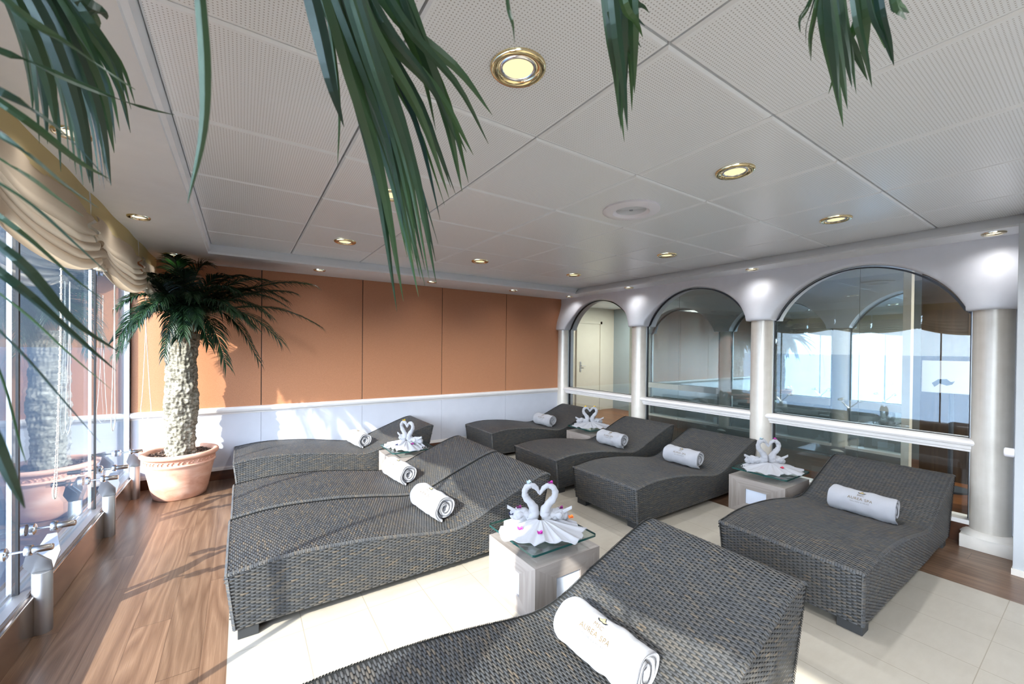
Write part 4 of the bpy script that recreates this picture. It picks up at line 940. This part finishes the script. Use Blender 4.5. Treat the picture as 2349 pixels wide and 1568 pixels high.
# folded towel fan
def towel_fan(cx, cy, z, rz, label, seed, sc=1.):
    rnd = random.Random(seed); b = MB()
    NA, NR = 150, 22
    rows = []
    for j in range(NR + 1):
        q = j / NR; row = []
        for i in range(NA + 1):
            th = -PI * 1.02 + PI * 1.04 * i / NA
            r_out = (.205 + .035 * abs(math.cos(th)) ** 2) * (1 + .10 * abs(math.sin(2 * th)) ** 3) + .012 * math.sin(7 * th + seed) + .008 * math.sin(15 * th + 2 * seed)
            r = .02 + (r_out - .02) * q
            pa = 7.5 * th + 1.3 * math.sin(2 * th + seed); pl = 1.6 * (1 - abs(math.sin(pa)) ** .7) * (1 if math.sin(pa * .5) > -.6 else .3) - .35 + .3 * math.sin(19 * th + seed)
            zz = .003 + .060 * (1 - q) ** 1.2 + .021 * (q ** .6) * (1 - .3 * q) * (.6 + .8 * pl)
            a = th + .04 * math.sin(2 * pa) * q
            row.append((r * math.cos(a) * 1.06, r * math.sin(a) * .92, max(.003, zz)))
        rows.append(row)
    top = rows; bot = [[(x, y, max(0.0, zz - .005)) for x, y, zz in r] for r in rows]
    b.grid(top); b.grid([r[::-1] for r in bot])
    e0 = top[-1]; e1 = bot[-1]; b.grid([e0, e1])
    b.grid([[r[0] for r in top], [r[0] for r in bot]]); b.grid([[r[-1] for r in bot], [r[-1] for r in top]])
    # back corners folded over behind the swans
    for sg in (-1, 1):
        rows = []
        for j in range(9):
            q = j / 8; rows.append([(sg * (.05 + .17 * q), -.01 + .13 * k / 12 * (1 - .3 * q), .05 - .035 * q + .012 * math.sin(k * 1.3 + q * 3)) for k in range(13)])
        b.grid(rows if sg > 0 else [r[::-1] for r in rows]); b.grid([[(x, y, zz - .006) for x, y, zz in r] for r in (rows[::-1] if sg > 0 else rows)])
    o = b.build('folded_towel', 'terry', smooth=True); o.location = (cx, cy, z); o.rotation_euler = (0, 0, rz); o.scale = (sc,) * 3
    tag(o, label, 'towel', 'folded fan towels under the swans'); return o
def swan(cx, cy, z, rz, side, label, seed, sc=1.):
    rnd = random.Random(seed)
    t = empty('towel_swan', (cx, cy, z), rz); tag(t, label, 'towel swan', 'swans folded from white towels'); t.scale = (sc,) * 3
    s = side
    P = [(s * .060, .03, .035), (s * .040, .01, .060), (s * .036, .0, .095), (s * .058, .0, .135), (s * .088, .0, .170), (s * .098, .0, .205), (s * .084, .0, .238), (s * .055, .0, .250), (s * .026, .0, .236), (s * .006, .0, .205), (s * .001, .0, .190)]
    R0 = [.036, .036, .031, .0245, .021, .020, .019, .0175, .015, .010, .003]
    pts = bez(P, 90)
    rad = [float(np.interp(i / 89 * 10, range(11), R0)) for i in range(90)]
    rad = [r * (1 + .06 * math.sin(i * .95 + seed)) for i, r in enumerate(rad)]
    b = MB(); n = 18
    b.tube(pts, rad, n)
    # rope twist: push vertices along a helix
    for i in range(90):
        for k in range(n):
            idx = i * n + k; v = Vector(b.v[idx]); c = pts[i]; d = v - c
            w = 1 + .07 * math.sin(2 * (2 * PI * k / n) + i * .42) ; b.v[idx] = tuple(c + d * w)
    b.build('neck', 'terry', t, smooth=True)
    # rolled body and wing ends
    b = MB()
    bp = bez([(s * .045, .02, .040), (s * .085, .035, .046), (s * .125, .045, .050), (s * .160, .055, .042), (s * .190, .06, .035)], 40)
    b.tube(bp, [.034 * math.sin(PI * (.18 + .72 * i / 39)) + .008 + .003 * math.sin(i * .55 + seed) for i in range(40)], 16)
    b.tube(bez([(s * .07, .015, .055), (s * .10, .0, .062), (s * .135, .01, .055), (s * .150, .035, .050)], 24), [.016 + .006 * math.sin(i * .6) for i in range(24)], 12)
    b.build('body', 'terry', t, smooth=True)
    b = MB(); rows = []
    for j in range(8):
        q = j / 7; rows.append([(s * (.10 + .11 * q), .035 + .05 * (k / 8 - .5) * (1 - q * .75), .055 + .05 * q + .012 * math.sin(k * .9) - .01 * abs(k - 4) / 4) for k in range(9)])
    b.grid(rows); b.grid([[(x, y, zz - .005) for x, y, zz in r[::-1]] for r in rows]); b.build('tail', 'terry', t, smooth=True)
    return t
def petal(x, y, z, mat, col, where, size=.019):
    b = MB()
    rnd = random.Random(int(x * 1000 + y * 77))
    for k in range(3):
        a = k * 2.1 + rnd.uniform(0, 1); rows = []
        for j in range(5):
            q = j / 4; w = size * .75 * math.sin(PI * (.12 + .8 * q))
            rows.append([(math.cos(a) * size * q * .8 - math.sin(a) * w * s_, math.sin(a) * size * q * .8 + math.cos(a) * w * s_, .002 + size * (.25 + .75 * q * q) * .9 - abs(s_) * .002) for s_ in (-1, -.3, .3, 1)])
        b.grid(rows); b.grid([[(p[0], p[1], p[2] - .0012) for p in r[::-1]] for r in rows])
    o = b.build('flower_petal', mat, smooth=True); o.location = (x, y, z)
    tag(o, '%s petal %s' % (col, where), 'petal', 'petals scattered on the towel swans'); return o
sets = [
 # table corner, label bits, swan yaw, petals
 ((1.265, 1.66), 'table in front of the left loungers, partly sunlit', (1.485, 1.895), -.59, 'nearest'),
 ((3.74, 1.52), 'table before the largest arch', (3.98, 1.745), -.62, 'right-hand'),
 ((3.80, 3.83), 'table furthest back on the arcade side', (4.03, 4.06), -.62, 'furthest'),
 ((1.265, 4.05), 'table between the orange-wall lounger and its neighbour at left', (1.50, 4.27), -1.20, 'left sunlit')]
for n, ((x0, y0), w, (cx, cy), rz, nm) in enumerate(sets):
    side_table(x0, y0, 'pale oak side %s' % w)
    glass_tray(cx, cy, 'green-edged glass tray on the %s' % w)
    z = .31 + .0705
    towel_fan(cx - .01, cy - .01, z, rz, 'white towel folded into a pleated fan under the %s swans' % nm, n + 1)
    ox_, oy_ = cx + .0, cy + .015
    swan(ox_, oy_, z + .02, rz, -1, 'left swan of the %s towel pair' % nm, n * 2 + 1, .93)
    swan(ox_, oy_, z + .02, rz, 1, 'right swan of the %s towel pair' % nm, n * 2 + 2, .93)
def at_set(n, lx, ly, lz):
    (x0, y0), w, (cx, cy), rz, nm = sets[n]; c, s_ = math.cos(rz), math.sin(rz)
    return (cx + lx * c - ly * s_, cy + .015 + lx * s_ + ly * c, .3805 + (lz + (.02 if .08 < lz < .09 else 0) if lz < .2 else .262))
for n, lx, ly, lz, mat, col, where in [
 (0, -.066, 0, .286, 'petal_pale', 'pale', 'on the head of the left swan of the nearest pair'), (0, .060, 0, .286, 'petal_magenta', 'bright pink', 'on the head of the right swan of the nearest pair'),
 (0, -.125, .02, .085, 'petal_purple', 'purple', 'on the back of the left swan of the nearest pair'), (0, .125, .02, .085, 'petal_purple', 'purple', 'on the back of the right swan of the nearest pair'),
 (0, -.12, -.11, .035, 'petal_pink', 'pink', 'on the left part of the nearest fan towel'), (0, -.01, -.16, .035, 'petal_magenta', 'magenta', 'at the front middle of the nearest fan towel'),
 (0, .19, .03, .045, 'petal_orange', 'orange', 'on the far right of the nearest fan towel'), (0, -.17, .03, .06, 'petal_navy', 'dark blue', 'on the far left of the nearest fan towel'),
 (1, -.062, 0, .286, 'petal_pale', 'blue-grey', 'on the head of the left swan of the right-hand pair'), (1, .058, 0, .286, 'petal_magenta', 'pink', 'on the head of the right swan of the right-hand pair'),
 (1, .05, -.12, .035, 'petal_red', 'red', 'on the front of the right-hand fan towel'),
 (2, -.060, 0, .286, 'petal_yellow', 'yellow', 'on the head of the left swan of the furthest pair'), (2, .060, 0, .286, 'petal_yellow', 'yellow', 'on the head of the right swan of the furthest pair'),
 (3, -.055, 0, .286, 'petal_yellow', 'yellow', 'on the swan pair on the left sunlit table'), (3, .02, -.16, .035, 'petal_navy', 'dark blue', 'on the front of the left sunlit fan towel'), (3, .14, -.05, .04, 'petal_magenta', 'magenta', 'on the right of the left sunlit fan towel')]:
    petal(*at_set(n, lx, ly, lz), mat, col, where)

# ------------------------------------------------------------------ palms
def frond_mesh(C, mid, tip, nleaf=44, ll=.26, w=.011, spread=62, seed=0, twist=0., droop=.35, fold=.25):
    rnd = random.Random(seed); b = MB()
    P = []
    C, mid, tip = Vector(C), Vector(mid), Vector(tip)
    for i in range(30):
        t = i / 29; P.append(C * (1 - t) ** 2 + mid * 2 * t * (1 - t) + tip * t * t)
    b.tube(P, [.0085 * (1 - .85 * i / 29) + .001 for i in range(30)], 6)
    for k in range(nleaf):
        t = .16 + .84 * (k + .5) / nleaf
        f = t * 29; i = min(int(f), 28); p = P[i].lerp(P[i + 1], f - i); d = (P[i + 1] - P[i]).normalized()
        side = d.cross(Vector((0, 0, 1)))
        if side.length < .2: side = d.cross(Vector((0, 1, .2)))
        side.normalize(); up = side.cross(d).normalized()
        prof = math.sin(PI * min(1, .18 + .82 * t) ** .8) ** .6 if t < .98 else .4
        prof = max(.55, prof)
        for sg in (-1, 1):
            L = ll * prof * rnd.uniform(.85, 1.1)
            a = math.radians(spread * (1 - .55 * t) + rnd.uniform(-7, 7)) + 0
            dd = (d * math.cos(a) + side * sg * math.sin(a) + up * (fold + rnd.uniform(-.12, .12))).normalized()
            ww = w * rnd.uniform(.8, 1.15)
            q = p.copy(); segs = 5; pts = [q.copy()]
            v = dd.copy()
            for s_ in range(segs):
                v = (v + Vector((0, 0, -droop * (.35 + .25 * s_) * .5))).normalized(); q = q + v * L / segs; pts.append(q.copy())
            rows = []
            for s_ in range(segs + 1):
                u = s_ / segs; wd = ww * (.35 + .65 * min(1, u * 4)) * (1 - u ** 2.2) + .0004
                tt = (pts[min(s_ + 1, segs)] - pts[max(s_ - 1, 0)]).normalized(); sd = tt.cross(up).normalized() if abs(tt.dot(up)) < .98 else side
                nn = sd.cross(tt).normalized()
                rows.append([pts[s_] - sd * wd * .5 - nn * wd * -.22, pts[s_], pts[s_] + sd * wd * .5 + nn * wd * .22])
            b.grid(rows)
    return b
# --- potted palm
PC = Vector((-.488, 5.045, 0))
pt = empty('potted_palm', PC); tag(pt, 'palm tree with rough grey trunk in a terracotta pot by the window corner', 'palm')
b = MB(); prof = [(.0, .0), (.195, 0), (.205, .008), (.222, .08), (.245, .20), (.262, .29), (.268, .312), (.276, .318), (.279, .33), (.270, .338), (.268, .345), (.270, .378), (.275, .386), (.292, .392), (.302, .404), (.303, .418), (.296, .430), (.280, .435), (.262, .430), (.254, .415), (.250, .38), (.0, .375)]
b.lathe(prof, 96, cap=False)
b.build('pot', 'terracotta', pt, smooth=True, angle=50)
b = MB()
for k in range(44):
    a = 2 * PI * k / 44
    for j in range(2):
        z = .352 + .013 * j; aa = a + .03 * j + .012 * math.sin(k * 3.1); r = .272
        bm = bmesh.new(); bmesh.ops.create_icosphere(bm, subdivisions=1, radius=.009)
        for v in bm.verts: v.co = Vector((v.co.x * .6, v.co.y * 1.5, v.co.z * .75))
        bm.transform(Matrix.Translation((r * math.cos(aa), r * math.sin(aa), z)) @ Matrix.Rotation(aa, 4, 'Z') @ Matrix.Rotation(.5 if j else -.5, 4, 'X')); b.bm(bm)
b.build('pot_garland', 'terracotta', pt, smooth=True)
b = MB(); rnd = random.Random(4)
b.lathe([(0, .388), (.252, .385)], 32, cap=False)
for k in range(520):
    a = rnd.uniform(0, 2 * PI); r = math.sqrt(rnd.uniform(.012, .059)); s_ = rnd.uniform(.010, .022)
    bm = bmesh.new(); bmesh.ops.create_cube(bm, size=1)
    for v in bm.verts: v.co = Vector((v.co.x * s_ * rnd.uniform(.9, 1.3), v.co.y * s_ * .6, v.co.z * s_ * .35))
    bm.transform(Matrix.Translation((r * math.cos(a), r * math.sin(a), .392 + rnd.uniform(0, .012))) @ Matrix.Rotation(rnd.uniform(0, 6), 4, 'Z') @ Matrix.Rotation(rnd.uniform(-.6, .6), 4, 'X')); b.bm(bm)
b.build('bark_mulch', 'bark_mulch', pt)
def trunk(parent, z0, z1, r0, seed, lean=(.01, 0)):
    b = MB(); n = 150; NZ = 230; rows = []
    for j in range(NZ + 1):
        q = j / NZ; z = lerp(z0, z1, q); row = []
        for k in range(n):
            a = 2 * PI * k / n
            p = Vector((math.cos(a) * 1.0, math.sin(a) * 1.0, z * 5.5))
            nn = noise.noise(p * 1.3 + Vector((seed, 0, 0))) * .016 + noise.noise(Vector((math.cos(a) * 2.2, math.sin(a) * 2.2, z * 16))) * .014 + noise.noise(Vector((math.cos(a) * 6, math.sin(a) * 6, z * 30 + seed))) * .012 + abs(noise.noise(Vector((math.cos(a) * 3, math.sin(a) * 3, z * 30 + 9)))) * .008
            r = r0 * (1 + .10 * math.exp(-(z - z0) / .12) * -.4 + .05 * math.sin(z * 9)) + nn
            if q > .93: r *= 1 + .06 * (q - .93) / .07
            row.append((r * math.cos(a) + lean[0] * q, r * math.sin(a) + lean[1] * q, z))
        rows.append(row)
    b.grid(rows, closed=True); o = b.build('trunk', 'trunk_bark', parent, smooth=True); return o
trunk(pt, .38, 1.56, .120, 1)
def fibres(parent, C, seed, n=260):
    rnd = random.Random(seed); b = MB()
    b.lathe([(.105, -.02), (.112, .03), (.10, .10), (.07, .18), (.05, .26), (0, .30)], 24, c=C)
    for k in range(n):
        a = rnd.uniform(0, 2 * PI); z = rnd.uniform(-.06, .10); r = .108
        p = Vector(C) + Vector((r * math.cos(a), r * math.sin(a), z)); L = rnd.uniform(.03, .09)
        d = Vector((math.cos(a + rnd.uniform(-.8, .8)), math.sin(a + rnd.uniform(-.8, .8)), -rnd.uniform(.2, 1.6))).normalized()
        q = [p, p + d * L * .5 + Vector((0, 0, .005)), p + d * L + Vector((0, 0, -.012))]; b.tube(q, [.0016, .0012, .0005], 3)
    return b.build('crown_fibre', 'bark_fibre', parent)
fibres(pt, (.01, 0, 1.53), 5)
CR = Vector((.01, 0, 1.62))
tips = [  # world tips
 (.72, 4.95, 1.67, .50), (.62, 4.86, 2.11, .34), (.30, 4.50, 1.50, .44), (.13, 4.62, 1.31, .52), (-.12, 4.50, 1.28, .40), (-.40, 4.35, 1.52, .42), (-.52, 4.30, 1.36, .5), (-.68, 4.30, 1.62, .48), (-.80, 4.35, 1.50, .42), (-.84, 4.50, 1.36, .50), (-.86, 4.62, 1.75, .42),
 (-.84, 4.90, 1.45, .40), (-.80, 4.95, 2.08, .2), (-.52, 4.85, 2.25, .05), (-.30, 5.02, 2.24, .05), (.02, 5.0, 2.16, .1), (.40, 5.12, 1.95, .40), (.20, 4.75, 2.10, .32), (-.05, 4.55, 1.95, .25), (-.35, 4.40, 1.85, .25), (-.66, 4.50, 2.0, .2), (.38, 4.80, 1.86, .40), (.05, 5.22, 1.70, .40), (-.62, 4.72, 2.06, .12), (-.42, 4.62, 2.12, .10), (-.12, 4.80, 2.12, .12), (.14, 4.98, 1.98, .2), (-.30, 4.30, 1.62, .38), (-.55, 4.40, 1.80, .3), (.45, 4.95, 2.02, .25), (.10, 4.50, 1.62, .40), (-.76, 4.70, 1.95, .25), (-.25, 4.60, 1.46, .3), (-.48, 4.66, 1.50, .25), (-.05, 4.35, 1.72, .42), (.22, 4.62, 1.74, .44)]
for i, (x, y, z, up_) in enumerate(tips):
    tip = Vector((x, y, z)) - PC; c0 = CR + Vector((0, 0, .04))
    hz = Vector((tip.x - c0.x, tip.y - c0.y, 0)); mid = c0 + hz * .55; mid.z = max(c0.z, tip.z) + up_ * .75 * (1 if z < 2.0 else .35)
    mid.z = min(mid.z, 2.50 if z < 2.0 else 2.3)
    b = frond_mesh(c0, mid, tip, nleaf=48, ll=(.19 + .03 * (i % 3)) * (1.25 if i < 5 else 1.), w=.0125, seed=i * 7 + 1, droop=.55, spread=58)
    # keep leaves inside the corner of the room
    b.v = [(max(v[0], -.885 - PC.x), min(v[1], 5.355 - PC.y), min(v[2], 2.288)) for v in b.v]
    b.build('frond', 'palm_leaf', pt, smooth=False)
# --- near palm beside the camera
NP = Vector((-.50, .70, 0)); npalm = empty('potted_palm', NP); tag(npalm, 'palm whose out-of-focus fronds hang into the top and left of the picture', 'palm')
b = MB(); b.lathe(prof, 64, cap=False); b.build('pot', 'terracotta', npalm, smooth=True, angle=50)
trunk(npalm, .38, 1.60, .112, 5)
fibres(npalm, (.01, 0, 1.57), 6, 80)
NCR = Vector((.0, 0, 1.72))
def blade_set(name, blades, mat='palm_leaf_near'):
    b = MB(); rnd = random.Random(hash(name) % 1 + 5)
    for bl_ in blades:
        w = bl_[-1]; w = min(w * .75, .0068) if name == 'left' else w * .85; P = bez(bl_[:-1], 12); n = len(P)
        ax = Vector((rnd.uniform(-1, 1), rnd.uniform(-1, 1), .3)).normalized()
        camv = Vector((.55, .83, .25))
        rows = []
        for i in range(n):
            u = i / (n - 1); tt = (P[min(i + 1, n - 1)] - P[max(i - 1, 0)]).normalized()
            sd = tt.cross(camv.lerp(ax, .45)).normalized(); nn = sd.cross(tt)
            wd = w * (.75 + .25 * min(1, u * 3)) * (1 - u ** 2.6) + .0005
            rows.append([P[i] - sd * wd * .5 + nn * wd * .18, P[i] - sd * wd * .02, P[i] + sd * wd * .5 + nn * wd * .18])
        b.grid(rows)
    return b
for key, bls in NEAR_BLADES.items():
    b = blade_set(key, bls)
    # stalk joining the bunch to the crown
    starts = [Vector(x[0]) for x in bls]; c = sum(starts, Vector()) / len(starts)
    if key == 'left':
        base = Vector((-.36, .55, 1.99)); stalk = bez([NP + NCR, Vector((-.50, .60, 2.02)), Vector((-.40, .42, 1.86)), Vector((-.30, .22, 1.60))], 16)
    else:
        c = c + Vector((0, 0, .04)); stalk = bez([NP + NCR, NP + NCR + Vector((.08, -.02, .40)), (NP + NCR).lerp(c, .6) + Vector((0, -.05, .32)), c], 20)
        stalk = [Vector((p.x, p.y, min(p.z, 2.36))) for p in stalk]
    b.tube(stalk, [.011 * (1 - .6 * i / (len(stalk) - 1)) for i in range(len(stalk))], 6)
    b.v = [tuple(Vector(v) - NP) for v in b.v]
    b.build('frond', 'palm_leaf_near', npalm)
rnd = random.Random(11)
for i in range(8):
    a = math.radians([195, 215, 232, 250, 268, 286, 304, 322][i]); L = .8
    tx, ty = L * math.cos(a) * .8, L * math.sin(a); zt = rnd.uniform(1.5, 2.1)
    tx = max(tx, -.33)
    c0 = NCR; tip = Vector((tx, ty, zt)); hz = Vector((tip.x, tip.y, 0)); mid = c0 + hz * .5; mid.z = 2.35
    b = frond_mesh(c0, mid, tip, nleaf=40, ll=.24, w=.013, seed=100 + i, droop=.35)
    b.v = [(max(v[0], -.88 - NP.x), v[1], min(v[2], 2.285)) for v in b.v]
    b.build('frond', 'palm_leaf', npalm)

# ------------------------------------------------------------------ outside
b = MB(); b.add([(-3000, -3000, -18), (-1.6, -3000, -18), (-1.6, 3000, -18), (-3000, 3000, -18)], [(0, 1, 2, 3)])
o = b.build('sea', 'sea_water'); tag(o, 'calm blue sea outside the windows out to the horizon', 'sea', kind='stuff')
w = bpy.data.worlds.new('World'); scene.world = w; w.use_nodes = True; nt = w.node_tree; nt.nodes.clear(); h = N(nt)
out = nt.nodes.new('ShaderNodeOutputWorld'); bg = nt.nodes.new('ShaderNodeBackground')
tc = h.n('ShaderNodeTexCoord'); sp = h.n('ShaderNodeSeparateXYZ', i_0=tc.outputs['Generated'])
elev = h.ramp(sp.outputs[2], [(0., (.62, .76, .95)), (.12, (.42, .62, .92)), (.5, (.20, .38, .75)), (1., (.12, .25, .6))])
# brighter toward the sun side (-x), deeper blue away from it (+y)
dt = h.n('ShaderNodeVectorMath', operation='DOT_PRODUCT', i_0=tc.outputs['Generated'], i_1=(-.87, -.49, .05))
glow = h.math('POWER', h.math('MAXIMUM', h.math('ADD', h.math('MULTIPLY', dt.outputs['Value'], .5), .5), 0.), 5.)
col = h.mix(glow, elev, (.90, .95, 1.))
stg = h.math('ADD', h.math('MULTIPLY', glow, SKY_GLOW if 'SKY_GLOW' in globals() else 5.), .11)
h.link(col, bg.inputs[0]); h.link(stg, bg.inputs[1]); h.link(bg.outputs[0], out.inputs[0])
sl_ = bpy.data.lights.new('sun', 'SUN'); sl_.energy = 4.9; sl_.angle = math.radians(.6); sl_.color = (1., .94, .83)
so = bpy.data.objects.new('sun', sl_); COL.objects.link(so)
az = math.atan(.57); el = math.atan(.585)
d = Vector((math.cos(el) * math.cos(az), math.cos(el) * math.sin(az), -math.sin(el)))
so.rotation_euler = d.to_track_quat('-Z', 'Y').to_euler()
# unseen area lights added to brighten the gym
for (x, y) in ((6.6, .2), (6.9, 5.5), (5.2, -1.2)):
    ld = bpy.data.lights.new('gym_fill', 'AREA'); ld.energy = 40; ld.size = .6; ld.color = (1, .92, .8)
    lo = bpy.data.objects.new('gym_fill', ld); COL.objects.link(lo); lo.location = (x, y, 2.38)
# ------------------------------------------------------------------ camera
yaw, pitch, roll = .5883, -.0072, .0100
F = Vector((math.sin(yaw) * math.cos(pitch), math.cos(yaw) * math.cos(pitch), math.sin(pitch)))
Rv = Vector((math.cos(yaw), -math.sin(yaw), 0)); U = Rv.cross(F)
R2 = Rv * math.cos(roll) + U * math.sin(roll); U2 = U * math.cos(roll) - Rv * math.sin(roll)
cam = bpy.data.cameras.new('camera'); co = bpy.data.objects.new('camera', cam); COL.objects.link(co)
mt = Matrix((R2, U2, -F)).transposed().to_4x4(); mt.translation = (0, 0, 1.45); co.matrix_world = mt
cam.sensor_width = 36; cam.lens = 36 * 930.15 / 2349; cam.shift_y = (804.76 - 784) / 2349; cam.clip_start = .02; cam.clip_end = 5000
cam.dof.use_dof = True; cam.dof.focus_distance = 2.6; cam.dof.aperture_fstop = 8.0
scene.camera = co
scene.view_settings.view_transform = 'Standard'; scene.view_settings.look = 'None'; scene.view_settings.gamma = 1; scene.view_settings.exposure = EXPO; scene.view_settings.use_curve_mapping = False
scene.cycles.max_bounces = 10; scene.cycles.diffuse_bounces = 5; scene.cycles.transparent_max_bounces = 16; scene.cycles.glossy_bounces = 5
scene.cycles.sample_clamp_indirect = 6.; scene.cycles.caustics_reflective = False; scene.cycles.caustics_refractive = False
scene.cycles.use_denoising = True
